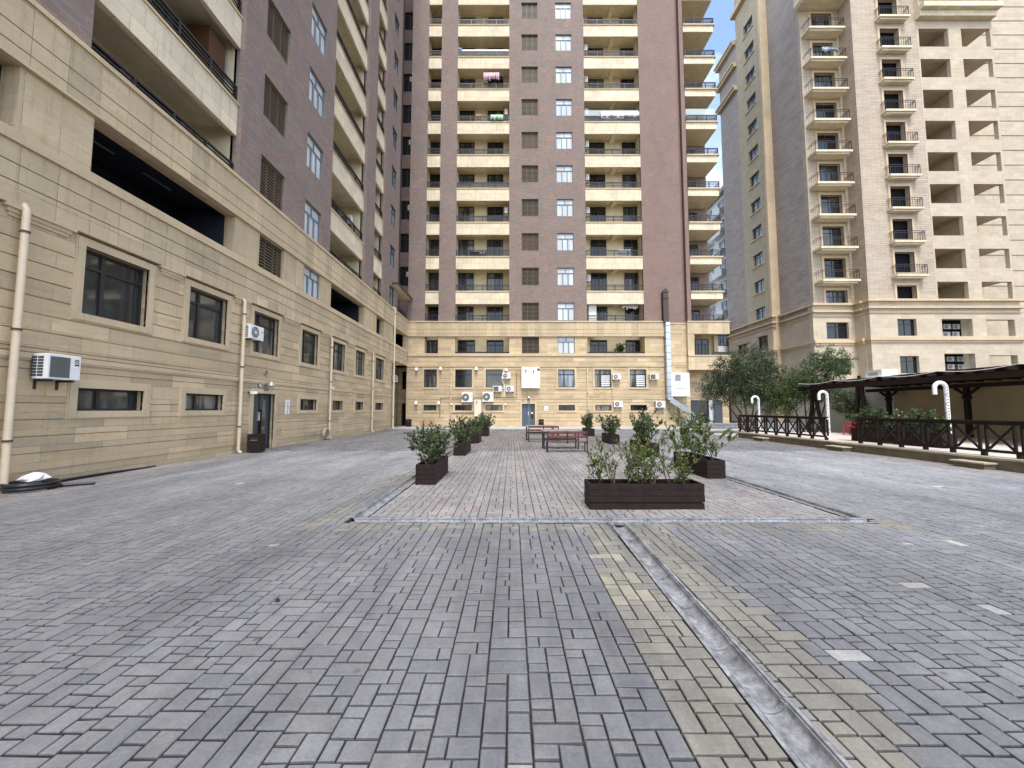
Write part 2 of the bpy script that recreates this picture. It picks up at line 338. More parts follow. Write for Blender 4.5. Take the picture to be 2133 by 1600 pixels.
def paver_field():
    rects = []   # x0,x1,y0,y1,r,g,b
    W = .232
    X0, X1, Y0, Y1 = -9.42, 12.1, -1.2, 29.6
    ncol = int((X1-X0)/W)+1
    pal_grey = [(.188, .189, .196), (.176, .178, .186), (.197, .198, .204), (.181, .182, .188), (.191, .190, .192)]
    pal_beige = [(.205, .193, .166), (.194, .184, .160), (.212, .198, .166), (.188, .180, .160)]
    pal_mix = [(.285, .245, .235), (.28, .263, .252), (.262, .256, .255), (.30, .272, .252), (.305, .29, .26), (.245, .248, .257), (.275, .225, .216), (.27, .262, .25), (.285, .268, .26), (.255, .25, .25)]
    whites = {(round(a, 1), round(b_, 1)) for a, b_ in ((2.0, 4.2), (2.2, 3.9), (2.3, 3.6), (1.9, 2.6), (2.1, 2.45), (2.6, 2.3), (3.1, 3.3), (2.4, 4.1), (3.6, 3.0), (3.8, 3.4), (4.2, 3.2), (5.1, 4.0), (4.4, 4.4))}
    import itertools
    for ci in range(ncol):
        xa = X0+ci*W; xb = xa+W; y = Y0-rng.random()*.3; xc = (xa+xb)/2
        last = -1
        while y < Y1:
            k = rng.choice([0, 0, 0, 0, 0, 1, 2, 2, 3, 3, 4, 5])
            if k == last: k = rng.choice([0, 1, 2, 3, 5])
            last = k
            if k == 0: B = [(0, 1, 0, .115)]; h = .115
            elif k == 1: B = [(0, .5, 0, .155), (.5, 1, 0, .08), (0, .5, .155, .235), (.5, 1, .08, .235)]; h = .235
            elif k == 2: B = [(0, .5, 0, .155), (.5, 1, 0, .08), (.5, 1, .08, .155)]; h = .155
            elif k == 3: B = [(0, .35, 0, .115), (.35, 1, 0, .115)]; h = .115
            elif k == 4: B = [(0, .5, 0, .20), (.5, 1, 0, .20)]; h = .20
            else: B = [(0, .5, 0, .20), (.5, 1, 0, .12), (.5, 1, .12, .20)]; h = .20
            flip = rng.random() < .5
            for (a, b_, c0, c1) in B:
                if flip: a, b_ = 1-b_, 1-a
                x0 = xa+a*W; x1 = xa+b_*W; y0 = y+c0; y1 = y+c1; cx = (x0+x1)/2; cy = (y0+y1)/2
                if cy > Y1: continue
                if cy > 13 and False: continue
                # zones
                if cy < 5.15:
                    g = gx(cy)
                    if x0 < g < x1 or abs(cx-g) < .115:
                        if cx < g: x1 = min(x1, g-.115)
                        else: x0 = max(x0, g+.115)
                    elif x1 > g-.115 and x0 < g: x1 = g-.115
                    elif x0 < g+.115 and x1 > g: x0 = g+.115
                    if x1-x0 < .02: continue
                if -2.25 < cx < 4.87:
                    if y0 < 5.19 < y1: y1 = 5.19
                    elif y0 >= 5.19 and y1 <= 5.415: continue
                    elif y0 < 5.415 < y1: y0 = 5.415
                    if y1-y0 < .02: continue
                skip = False
                for gc in (-2.12, 4.75):
                    if 5.3 < cy < 27.4:
                        if x0 >= gc-.116 and x1 <= gc+.116: skip = True
                        elif x0 < gc-.116 < x1: x1 = gc-.116
                        elif x0 < gc+.116 < x1: x0 = gc+.116
                if skip or x1-x0 < .02: continue
                if cy > 5.4 and -2.1 < cx < 4.8 and cy < 27.2: pal = pal_mix
                elif cy < 5.16 and abs(cx-gx(cy)) < .52: pal = pal_beige
                elif 4.9 < cy < 5.2 and -2.5 < cx < 5.2: pal = pal_beige if rng.random() < .6 else pal_grey
                elif (-2.66 < cx < -2.0 or 4.8 < cx < 5.1) and 4.9 < cy < 27.5: pal = pal_beige if rng.random() < .5 else pal_grey
                elif cx < -8.35+.25*rng.random() or cx > 11.0+.2*rng.random(): pal = pal_mix
                else: pal = pal_grey
                c_ = np.array(pal[rng.integers(0, len(pal))])*(1+rng.normal()*.03)
                if pal is pal_mix: c_ = c_*.90
                if pal is pal_grey:
                    if (round(cx, 1), round(cy, 1)) in whites and rng.random() < .3: c_ = np.array((.36, .355, .34))
                    elif rng.random() < .0012: c_ = np.array((.36, .35, .32))
                    c_ = c_*.84; sheen_f = 1+.7*min(1, max(0, (cy-3.5)/6)) if cx > 2 else 1+.6*min(1, max(0, (cy-4.5)/7)); c_ = c_*sheen_f  # grey pavers lightened with distance, painting in the sheen at grazing view
                if pal is pal_beige and .75 < cx < 1.15 and 3.1 < cy < 4.1 and rng.random() < .4: c_ = np.array((.28, .262, .205))
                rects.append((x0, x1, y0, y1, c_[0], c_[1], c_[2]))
            y += h
    A = np.array(rects); n = len(A)
    near = A[:, 2] < 14
    def quads(x0, x1, y0, y1, z):
        return np.stack([np.stack([x0, y0, z], 1), np.stack([x1, y0, z], 1), np.stack([x1, y1, z], 1), np.stack([x0, y1, z], 1)], 1)
    g = .0045
    jx = rng.normal(0, .0011, (n, 4)); jy = rng.normal(0, .0011, (n, 4)); zz = rng.normal(0, .0012, n)
    undul = .004*np.sin(A[:, 0]*1.3+1)*np.sin(A[:, 2]*.9)
    x0, x1, y0, y1 = A[:, 0]+g, A[:, 1]-g, A[:, 2]+g*1.7, A[:, 3]-g*1.7
    be = .0035
    top = quads(x0+be, x1-be, y0+be, y1-be, zz+undul); top[:, :, 0] += jx; top[:, :, 1] += jy
    top[:, :, 2] += rng.normal(0, .0008, (n, 4))
    bot = quads(x0, x1, y0, y1, np.full(n, -.0125)); bot[:, :, 0] += jx; bot[:, :, 1] += jy
    mid = bot.copy(); mid[:, :, 2] = top[:, :, 2]-.004
    V = []; F = []; C = []
    nn = np.nonzero(near)[0]; ff = np.nonzero(~near)[0]
    base = 0
    # near pavers: top + chamfer + sides
    Vn = np.concatenate([top[nn], mid[nn], bot[nn]], 1).reshape(-1, 3)   # 12 verts each
    idx = (np.arange(len(nn))*12)[:, None]
    fl = [[0, 1, 2, 3]]
    for k in range(4):
        k2 = (k+1) % 4
        fl.append([4+k, 4+k2, k2, k]); fl.append([8+k, 8+k2, 4+k2, 4+k])
    Fn = np.concatenate([idx+np.array(q)[None, :] for q in fl], 0)
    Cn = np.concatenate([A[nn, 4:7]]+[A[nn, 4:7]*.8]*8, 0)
    Vf = top[ff].reshape(-1, 3); Ff = (np.arange(len(ff))*4)[:, None]+np.arange(4)[None, :]+len(Vn)
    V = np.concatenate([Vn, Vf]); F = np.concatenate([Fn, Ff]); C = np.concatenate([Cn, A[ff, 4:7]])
    me = bpy.data.meshes.new('paving'); me.vertices.add(len(V)); me.vertices.foreach_set('co', V.astype(np.float32).ravel())
    me.loops.add(len(F)*4); me.loops.foreach_set('vertex_index', F.astype(np.int32).ravel())
    me.polygons.add(len(F)); me.polygons.foreach_set('loop_start', (np.arange(len(F))*4).astype(np.int32))
    me.update(calc_edges=True); me.polygons.foreach_set('use_smooth', np.zeros(len(F), dtype=bool))
    ca = me.color_attributes.new('Col', 'FLOAT_COLOR', 'CORNER')
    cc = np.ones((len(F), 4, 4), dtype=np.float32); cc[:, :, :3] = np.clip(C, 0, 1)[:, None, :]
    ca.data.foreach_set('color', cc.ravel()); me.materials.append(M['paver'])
    o = bpy.data.objects.new('paving', me); col.objects.link(o); o['kind'] = 'structure'
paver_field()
mb = MB(); mb.box(-10.6, 40, 29.6, 36.5, -.05, -.002); mb.box(12.11, 40, 20.75, 29.6, -.05, -.003)
mb.build('pavement', M['kerbstrip'], kind='structure')

def channel(name, pts0, pts1, label, seg=.5):
    """half round concrete drain channel laid in segments"""
    a, b_ = Vector(pts0), Vector(pts1); d = b_-a; Ln = d.length; d.normalize(); sx = Vector((d.y, -d.x, 0))
    n = max(1, int(Ln/seg)); mb = MB(); 
    for i in range(n):
        s0 = a+d*(Ln*i/n+.004); s1 = a+d*(Ln*(i+1)/n-.004); dz = random.uniform(-.002, .002)
        def prof(o, lip=0):
            P = [(-.112, 0), (-.088, .003)]
            for k in range(13):
                an = math.pi*(1-k/12); P.append((.083*math.cos(an), -.003-.058*math.sin(an)))
            P += [(.088, .003), (.112, 0)]
            return [o+sx*x+Vector((0, 0, z-.002+dz+(lip if abs(x) < .085 else 0))) for x, z in P]
        stages = [(s0, 0), (s0+d*.02, 0), (s1-d*.035, 0), (s1-d*.03, .006), (s1, .006)]
        rg = [prof(p, l) for p, l in stages]
        for r0, r1 in zip(rg, rg[1:]):
            for k in range(len(r0)-1): mb.face([r0[k+1], r0[k], r1[k], r1[k+1]])
    o = mb.build(name, M['conc']); tag(o, label, 'drain channel')
    md = o.modifiers.new('solid', 'SOLIDIFY'); md.thickness = .012; md.offset = -1
    return o
channel('drain_channel', (gx(-1.0), -1.0, 0), (gx(5.20), 5.20, 0), 'half round concrete drain channel running between beige pavers towards the camera')
channel('drain_channel', (-2.15, 5.30, 0), (4.86, 5.30, 0), 'concrete drain channel crossing in front of the long planter')
channel('drain_channel', (-2.12, 5.44, 0), (-2.12, 27.4, 0), 'concrete drain channel along the left edge of the pink paving')
channel('drain_channel', (4.75, 5.44, 0), (4.75, 27.4, 0), 'concrete drain channel along the right edge of the pink paving')

# ============================================================ facade parts
def window(fr, par, u0, u1, z0, z1, style, w=-.14, pane=None, surround=None):
    W = u1-u0; H_ = z1-z0; mb = MB(); fw = .055
    if style == 'louvre':
        name = 'louvred_window'
        fr.box(mb, u0, u0+.05, w-.02, w+.04, z0, z1); fr.box(mb, u1-.05, u1, w-.02, w+.04, z0, z1)
        fr.box(mb, u0+.05, u1-.05, w-.02, w+.04, z1-.05, z1); fr.box(mb, u0+.05, u1-.05, w-.02, w+.04, z0, z0+.04)
        for k in (1, 2): 
            uc = u0+W*k/3; fr.box(mb, uc-.02, uc+.02, w-.02, w+.04, z0+.04, z1-.05)
        zz = z0+.1
        while zz < z1-.08:
            for k in range(3):
                ua = u0+W*k/3+(.05 if k == 0 else .02); ub = u0+W*(k+1)/3-(.05 if k == 2 else .02)
                fr.box(mb, ua, ub, w-.005, w+.012, zz, zz+.055)
            zz += .12
        o = mb.build(name, M['brownframe'], par)
        pb = MB(); fr.box(pb, u0, u1, w-.22, w-.16, z0, z1); pb.build('backing', M['brownpanel'] if random.random() < .25 else M['dark'], o)
        return o
    pm = pane or M['gdark']
    fm = M['frame']
    def ring(a, b_, c, d, t=fw, wa=w, wb=w+.06):
        fr.box(mb, a, a+t, wa, wb, c, d); fr.box(mb, b_-t, b_, wa, wb, c, d); fr.box(mb, a+t, b_-t, wa, wb, c, c+t); fr.box(mb, a+t, b_-t, wa, wb, d-t, d)
    if style == 'white3':
        name = 'window'; fm = M['greyframe']; ring(u0, u1, z0, z1)
        zt = z1-H_*.30; fr.box(mb, u0+fw, u1-fw, w, w+.06, zt-.03, zt+.03)
        fr.box(mb, (u0+u1)/2-.03, (u0+u1)/2+.03, w, w+.06, zt+.03, z1-fw)
        for k in (1, 2):
            uc = u0+W*(.34 if k == 1 else .66); fr.box(mb, uc-.04, uc+.04, w, w+.065, z0+fw, zt-.03)
        pm = pane or M['gwhite']
    elif style == 'door3':
        name = 'balcony_door'; ring(u0, u1, z0, z1, .07)
        zt = z1-.48; fr.box(mb, u0+.07, u1-.07, w, w+.06, zt-.04, zt+.04)
        fr.box(mb, (u0+u1)/2-.045, (u0+u1)/2+.045, w, w+.062, z0+.07, z1-.07)
        for k in (.25, .75):
            uc = u0+W*k; fr.box(mb, uc-.02, uc+.02, w, w+.055, z0+.07, zt-.04)
    elif style == 'plinth':
        name = 'window'; ring(u0, u1, z0, z1, .06)
        zt = z1-H_*.27; fr.box(mb, u0+.06, u1-.06, w, w+.055, zt-.035, zt+.035)
        uc = u0+W*.36; fr.box(mb, uc-.045, uc+.045, w, w+.06, z0+.06, z1-.06)
    elif style == 'small':
        name = 'basement_window'; ring(u0, u1, z0, z1, .05); uc = u0+W*.38; fr.box(mb, uc-.04, uc+.04, w, w+.06, z0+.05, z1-.05)
    elif style == 'fixed':
        name = 'window'; ring(u0, u1, z0, z1, .05); fr.box(mb, u0+.05, u1-.05, w, w+.05, z1-H_*.3, z1-H_*.3+.04)
    elif style == 'side2':
        name = 'window'; ring(u0, u1, z0, z1, .05); fr.box(mb, (u0+u1)/2-.03, (u0+u1)/2+.03, w, w+.05, z0+.05, z1-.05); fr.box(mb, u0+.05, u1-.05, w, w+.052, z1-H_*.3, z1-H_*.3+.05)
    o = mb.build(name, fm, par)
    pb = MB(); fr.box(pb, u0, u1, w-.05, w+.012, z0, z1); pb.build('pane', pm, o)
    return o
def surround(fr, mb, u0, u1, z0, z1, t=.15, p=.04, sill=True):
    fr.box(mb, u0-t, u0, -.05, p, z0-t, z1+t); fr.box(mb, u1, u1+t, -.05, p, z0-t, z1+t)
    fr.box(mb, u0, u1, -.05, p, z1, z1+t); fr.box(mb, u0, u1, -.05, p+.01, z0-t, z0)
    # outer fillet bead
    q = t+.03
    fr.box(mb, u0-q, u0-t, -.05, p*.5, z0-q, z1+q); fr.box(mb, u1+t, u1+q, -.05, p*.5, z0-q, z1+q); fr.box(mb, u0-t, u1+t, -.05, p*.5, z1+t, z1+q); fr.box(mb, u0-t, u1+t, -.05, p*.5, z0-q, z0-t)
def railing(fr, par, u0, u1, z, w=-.06, h=.55, step=1.3, returns=None, par_name='railing'):
    mb = MB(); n = max(1, round((u1-u0)/step))
    for k in range(n+1):
        u = u0+.04+(u1-u0-.08)*k/n; fr.box(mb, u-.033, u+.033, w-.033, w+.033, z, z+h)
    for q, t in ((.27, .022), (.52, .022), (.77, .022), (1, .032)):
        fr.box(mb, u0, u1, w-t, w+t, z+h*q-t, z+h*q+t)
    if returns:
        for u in returns:
            for k in range(1, 3): fr.box(mb, u-.025, u+.025, w-.05-1.1*k, w-1.1*k, z, z+h)
            for q in (.27, .52, .77, 1): fr.box(mb, u-.018, u+.018, w-2.3, w-.028, z+h*q-.018, z+h*q+.018)
    return mb.build(par_name, M['black'], par)

PZ0, FP = 11.0, 3.22   # first fascia underside, floor pitch
NF = 11
TOP = 46.5
def loggia_col(fr, par, u0, u1, doors, depth=1.4, wf=0., beam=None, acs=False, fmat='fascia', first=True, ceil_drop=.35, rail_h=.55):
    sh = MB()
    fr.box(sh, u0-.2, u1+.2, -depth-.25, -depth, 9.0, TOP)
    o_in = []
    for k in range(NF):
        zf = PZ0+FP*k
        fr.box(sh, u0-.02, u1+.02, -depth, wf-.16, zf+ceil_drop, zf+ceil_drop+.3)
        if beam: fr.box(sh, beam-.2, beam+.2, -depth, wf-.16, zf+.1, zf+ceil_drop)
    sh.m = 1
    fr.box(sh, u0-.25, u0, -depth, -.3, 9.0, TOP); fr.box(sh, u1, u1+.25, -depth, -.3, 9.0, TOP)
    sh.build('loggia_wall', [M['cream'], M['cream']], par)
    for k in range(NF):
        zf = PZ0+FP*k
        mb = MB(); fr.box(mb, u0, u1, wf-.16, wf, zf, zf+1.1)
        mb.m = 1; fr.box(mb, u0, u1, wf-.2, wf+.05, zf+1.1, zf+1.15); fr.box(mb, u0, u1, wf-.2, wf+.02, zf+1.15, zf+1.21)
        p = mb.build('balcony', [M[fmat], M['trim']], par)
        if zf < 42: railing(fr, p, u0, u1, zf+1.21, w=wf-.07, h=rail_h)
    railing(fr, par, u0, u1, 9.41, w=wf-.07, h=rail_h)
    for k in range(-1, NF-1):
        zf = PZ0+FP*(k+1)
        for (a, b_) in doors:
            pm = random.choice([M['gdoor'], M['gdoor'], M['gdark'], M['gcurt'], M['gdark']])
            window(fr, par, a, b_, zf-2.05, zf+.1, 'door3', w=-depth+.03, pane=pm)

# ============================================================ CENTRE BUILDING
FN = Fr('N', 34.1)
ctr = empty('apartment_building', (3.3, 40, 0), 0, 'brown brick and cream apartment block facing across the far end of the courtyard', 'building')
wins_u = [(-7.84, -6.69), (-5.06, -3.57), (-2.33, -.83), (4.12, 5.57), (7.37, 8.82), (10.49, 11.94)]
door_c = (.88, 2.03, -.02, 2.0)
holes = [(a, b_, 3.46, 5.06) for a, b_ in wins_u]+[(a, b_, 1.4, 1.9) for a, b_ in wins_u]+[door_c]
gro = [.12+.33*k for k in range(8)]+[2.52+.34*k for k in range(9)]
mb = MB(); FN.wall(mb, -9.4, 13.6, .1, 5.3, holes, grooves=gro)
FN.wall(mb, -9.4, 13.6, -.1, .1, [door_c], w=.05, th=.35)
mb.m = 1
FN.box(mb, -9.4, 13.6, -.3, .07, 5.3, 5.36)
for a, b_, c, d in holes:
    if d != door_c[3]: surround(FN, mb, a, b_, c, d)
FN.box(mb, .72, .88, -.05, .04, 0, 2.16); FN.box(mb, 2.03, 2.19, -.05, .04, 0, 2.16); FN.box(mb, .88, 2.03, -.05, .04, 2.0, 2.16)
us = [-9.1]+[x for a, b_ in wins_u for x in (a-.3, b_+.3)]+[13.3]
for i in range(0, len(us), 2):
    if us[i+1] > us[i]+.2: FN.box(mb, us[i], us[i+1], -.05, .045, 5.1, 5.17); FN.box(mb, us[i]+.05, us[i+1]-.05, -.05, .03, 5.04, 5.1)
FN.box(mb, -9.4, 13.6, -.05, .035, 2.43, 2.50)
# step and setback part on the right
mb.m = 0
FN.wall(mb, 13.6, 15.9, -.1, 5.3, [], w=-.15, th=.3, grooves=gro)
FN.wall(mb, 15.9, 19.9, -.1, 5.3, [(16.4, 19.3, -.1, 2.35)], w=-1.2, th=.3, grooves=gro)
mb.build('base_wall', [M['stone'], M['trim']], ctr)
mb = MB()
log_c = [(-7.84, -6.63), (-5.1, -.25), (6.75, 11.9)]
lv_c, wv_c = (.88, 2.43), (4.1, 5.62)
lh = [(a, b_, 6.49, 8.02) for a, b_ in log_c]+[(*lv_c, 6.49, 8.02), (*wv_c, 6.49, 8.02)]
FN.wall(mb, -9.4, 13.6, 5.36, 6.25, w=.06, th=.36, grooves=(5.72,))
FN.wall(mb, -9.4, 13.6, 6.49, 8.02, lh, th=.3)
FN.wall(mb, 13.6, 15.7, 5.3, 9.2, w=-.15, th=.3, grooves=(5.4, 6.3, 8.25, 8.64))
mb.m = 1
FN.box(mb, -9.4, 13.6, -.3, .14, 6.25, 6.40); FN.box(mb, -9.4, 13.6, -.3, .10, 6.40, 6.49)
mb.m = 0
mb.build('middle_wall', [M['stone'], M['trim']], ctr)
mb = MB(); FN.wall(mb, -9.4, 13.62, 8.02, 9.3, w=.12, th=.42, grooves=(8.25, 8.64)); mb.m = 1; FN.box(mb, -9.4, 13.64, -.4, .18, 9.3, 9.41)
FN.box(mb, 13.64, 15.7, -.45, -.1, 9.2, 9.3)
mb.build('stone_band', [M['slab'], M['trim']], ctr)
# interior behind the first floor openings
mb = MB(); FN.box(mb, -9.2, 13.5, -1.7, -1.4, 6.2, 8.3); FN.box(mb, -9.2, 13.5, -1.4, -.3, 6.2, 6.3)
for a in (-8.0, -6.5, -5.3, -.1, 6.6, 12.0): FN.box(mb, a-.08, a+.08, -1.4, -.3, 6.3, 8.02)
mb.build('loggia_wall', M['cream'], ctr)
for a, b_ in ((-7.95, -6.75), (-5.05, -3.45), (-2.35, -.8), (7.3, 8.85), (10.6, 12.0)): window(FN, ctr, a, b_, 6.3, 7.95, 'door3', w=-1.37, pane=random.choice([M['gdoor'], M['gdark']]))
window(FN, ctr, *lv_c, 6.49, 8.02, 'louvre'); window(FN, ctr, *wv_c, 6.49, 8.02, 'white3')
for a, b_ in ((-5.1, -.25), (6.75, 11.9)): railing(FN, ctr, a, b_, 6.40, w=-.2, h=.25, step=2.4)
for i, (a, b_) in enumerate(wins_u):
    window(FN, ctr, a, b_, 3.46, 5.06, 'plinth' if i not in (1, 2) else 'fixed', pane=[M['gcurt'], M['gdark'], M['gplinth'], M['gblue'], M['gwhite'], M['gwhite']][i] if i not in (4, 5) else M['gcurt'])
    window(FN, ctr, a, b_, 1.4, 1.9, 'small', pane=[M['gplinth'], M['gdark'], M['gcurt'], M['gdark'], M['gcurt'], M['gdark']][i])
# blinds seen in the two right hand windows
for a, b_ in wins_u[4:]:
    mb = MB()
    for k in range(6): FN.box(mb, a+.62, b_-.08, -.12, -.115, 3.58+k*.17, 3.68+k*.17)
    mb.build('blind', M['whitecloth'], ctr)
# entrance door
mb = MB(); FN.box(mb, .88, 2.03, -.22, -.16, 0, 2.0); dr = mb.build('door', M['doorblue'], ctr)
mb = MB(); FN.box(mb, 1.72, 1.88, -.16, -.145, .7, 1.85); mb.build('pane', M['gdark'], dr)
mb = MB(); FN.box(mb, 1.50, 1.515, -.16, -.15, 0, 2.0); FN.box(mb, 1.42, 1.50, -.16, -.12, 1.0, 1.3); mb.build('intercom', M['steel'], dr)
mb = MB(); FN.box(mb, 1.70, 1.86, -.143, -.138, 1.12, 1.26); mb.build('notice', M['white'], dr)
# upper brick tower
lvh = [(*lv_c, 9.49+FP*1.0025*k, 11.12+FP*1.0025*k) for k in range(NF)]; wvh = [(*wv_c, 9.49+FP*1.0025*k, 11.12+FP*1.0025*k) for k in range(NF)]
ch = [(a, b_, 9.3, TOP) for a, b_ in log_c]
mb = MB(); FN.wall(mb, -9.4, -5.1, 9.41, TOP, ch, th=.35); FN.wall(mb, -.25, 6.75, 9.41, TOP, lvh+wvh, th=.35)
FN.box(mb, -9.4, -9.1, -2.4, -.35, 9.41, TOP)
mb.m = 1
FN.wall(mb, 11.9, 13.44, 9.41, TOP, th=.35); FN.wall(mb, 13.44, 15.47, 9.30, TOP, w=-.10, th=.3); FN.box(mb, 15.47, 15.83, -.8, -.45, 9.3, TOP); FN.wall(mb, 15.83, 16.18, 9.3, TOP, w=-.05, th=.3)
mb.m = 0
FN.box(mb, 16.18, 19.15, -2.8, -2.4, 9.3, TOP); FN.box(mb, 15.9, 16.18, -2.4, -.35, 9.3, TOP); FN.box(mb, 19.0, 19.15, -12, -2.8, -.1, TOP)
mb.build('brick_wall', [M['brick'], M['brickred']], ctr)
mb = MB(); FN.box(mb, -9.3, 19.0, -12, -2.81, -.1, TOP-.2); mb.build('light_block_core', M['dark'], ctr)  # unseen dark box added inside the block to stop light leaks
mb = MB(); FN.box(mb, -9.5, 19.3, -12.2, .3, TOP, TOP+.6); mb.build('roof', M['trim'], ctr)
for k in range(NF):
    if lvh[k][2] < 42.5:
        window(FN, ctr, *lvh[k], 'louvre'); window(FN, ctr, *wvh[k], 'white3')
loggia_col(FN, ctr, *log_c[0], [(-8.05, -6.8)], wf=-.02, rail_h=.6)
loggia_col(FN, ctr, *log_c[1], [(-5.15, -3.6), (-2.37, -.84)], wf=-.02)
loggia_col(FN, ctr, *log_c[2], [(7.44, 8.93), (10.6, 12.1)], wf=-.02, beam=9.6)
# corner balconies on the right
for k in range(NF):
    zf = PZ0+.45+FP*k
    if zf > 44: break
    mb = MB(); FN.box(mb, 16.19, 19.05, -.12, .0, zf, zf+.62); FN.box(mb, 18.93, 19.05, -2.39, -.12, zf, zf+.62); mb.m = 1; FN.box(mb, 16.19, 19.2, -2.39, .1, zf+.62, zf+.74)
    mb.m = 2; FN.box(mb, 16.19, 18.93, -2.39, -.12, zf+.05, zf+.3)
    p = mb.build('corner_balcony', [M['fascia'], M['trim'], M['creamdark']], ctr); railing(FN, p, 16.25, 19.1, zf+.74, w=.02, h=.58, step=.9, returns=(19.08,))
railing(FN, ctr, 16.25, 19.1, 9.41, w=.02, h=.58, step=.9, returns=(19.08,))
for k in range(NF):
    z = 9.3+FP*k
    if z < 42: window(FN, ctr, 16.75, 18.1, z-.05 if k else 9.3, z+1.75, 'door3', w=-2.36, pane=random.choice([M['gdoor'], M['gdark'], M['gcurt']]))
# stone balcony wing below them
mb = MB(); FN.wall(mb, 15.7, 19.45, 8.25, 9.3, w=.15, th=.3); FN.wall(mb, 15.7, 19.45, 5.1, 6.25, w=.15, th=.3); FN.box(mb, 15.7, 16.3, -.3, .12, 6.25, 8.25)
FN.box(mb, 16.3, 18.9, -1.5, -1.2, 5.3, 9.3); FN.box(mb, 15.7, 19.4, -1.2, -.15, 5.15, 5.35); FN.box(mb, 15.7, 19.4, -1.2, -.15, 8.6, 9.25)
FN.box(mb, 18.6, 18.95, -1.2, -.9, 6.3, 8.3)
mb.m = 1; FN.box(mb, 15.7, 19.5, -.15, .2, 9.3, 9.41); FN.box(mb, 15.7, 19.5, -.15, .2, 6.25, 6.34); FN.box(mb, 15.7, 19.5, -.15, .19, 5.02, 5.1)
mb.build('balcony_wing', [M['slab'], M['trim']], ctr)
window(FN, ctr, 16.95, 18.2, 6.3, 8.0, 'door3', w=-1.16); railing(FN, ctr, 17.9, 19.4, 6.34, w=.05, h=.25)
# recessed entrance at the right end
mb = MB(); FN.box(mb, 16.4, 17.2, -1.5, -1.3, 0, 2.35); mb.build('door', M['door'], ctr)
mb = MB(); FN.box(mb, 18.55, 19.3, -1.3, -1.2, 0, 2.35); mb.build('door', M['door'], ctr)
mb = MB(); FN.box(mb, 17.2, 18.1, -1.5, -1.42, 0, 2.35); mb.build('doorway', M['gdark'], ctr)
mb = MB(); FN.box(mb, 18.1, 18.4, -1.5, -1.25, 0, 2.35); mb.build('door_panel', M['silver'], ctr)

# ============================================================ LEFT BUILDING
LX = -9.42
FL = Fr('L', LX)
lft = empty('apartment_building', (-15, 12, 0), 0, 'long brown brick and stone apartment block along the left side of the courtyard', 'building')
YA, YB = -8., 29.95
wu = [(-3.5, -2.0), (-.5, 1.0), (2.3, 3.8), (5.1, 6.6), (8.25, 9.75), (11.0, 12.5), (13.8, 15.3), (17.0, 18.45), (20.0, 21.45), (22.95, 24.35), (26.3, 28.0)]
su = [(2.3, 3.8), (5.1, 6.6), (8.3, 9.8), (11.05, 12.5), (17.05, 18.5), (20.1, 21.35), (23.05, 24.3), (26.4, 28.0)]
door_l = (13.95, 15.22, -.02, 2.1)
holes = [(a, b_, 3.6, 5.1) for a, b_ in wu]+[(a, b_, 1.47, 1.97) for a, b_ in su]+[door_l]
mb = MB(); FL.wall(mb, YA, YB, .3, 5.3, holes, grooves=[g+.18 for g in gro if g > .1], gh=.02)
FL.wall(mb, YA, YB, -.1, .3, [door_l], w=-.03, th=.3)
mb.m = 1
for a, b_, c, d in holes:
    if d != door_l[3]: surround(FL, mb, a, b_, c, d)
FL.box(mb, 13.79, 13.95, -.05, .05, 0, 2.27); FL.box(mb, 15.22, 15.38, -.05, .05, 0, 2.27); FL.box(mb, 13.95, 15.22, -.05, .05, 2.1, 2.27)
us = [YA]+[x for a, b_ in wu for x in (a-.24, b_+.24)]+[YB-.1]
for i in range(0, len(us), 2):
    FL.box(mb, us[i], us[i+1], -.05, .10, 5.28, 5.34); FL.box(mb, us[i]+.06, us[i+1]-.06, -.05, .06, 5.20, 5.28); FL.box(mb, us[i]+.1, us[i+1]-.1, -.05, .035, 5.13, 5.2)
FL.box(mb, YA, YB, -.05, .05, 2.50, 2.60); FL.box(mb, YA, YB, -.05, .03, 2.46, 2.50)
mb.build('base_wall', [M['stone'], M['trim']], lft)
FCR = (29.95, 34.1)
mb = MB(); lopen = [(-2., 2.5, 6.75, 8.05), (3.2, 6.9, 6.75, 8.05), (8.2, 12.6, 6.75, 8.05), (13.86, 15.4, 6.75, 8.05), (16.94, 18.42, 6.75, 8.05), (19.5, 24.0, 6.75, 8.05), (26.2, 27.8, 6.75, 8.05), (30.4, 33.8, 6.75, 8.05)]
FL.wall(mb, YA, 33.98, 5.34, 6.5, [(YB, 40, 5.0, 5.38)], w=.10, th=.3, grooves=(5.75, 6.1))
FL.wall(mb, YA, 33.98, 6.75, 8.05, lopen, w=.06, th=.36)
mb.m = 1
FL.box(mb, YA, 33.95, -.3, .16, 6.5, 6.66); FL.box(mb, YA, 33.95, -.3, .11, 6.66, 6.75)
mb.build('middle_wall', [M['slab'], M['trim']], lft)
mb = MB(); FL.wall(mb, YA, 33.98, 8.05, 9.3, w=.13, th=.45, grooves=(8.3, 8.66)); mb.m = 1; FL.box(mb, YA, 33.9, -.4, .18, 9.3, 9.41); FL.box(mb, YA, 33.9, -.1, .16, 8.03, 8.09)
mb.build('stone_band', [M['slab'], M['trim']], lft)
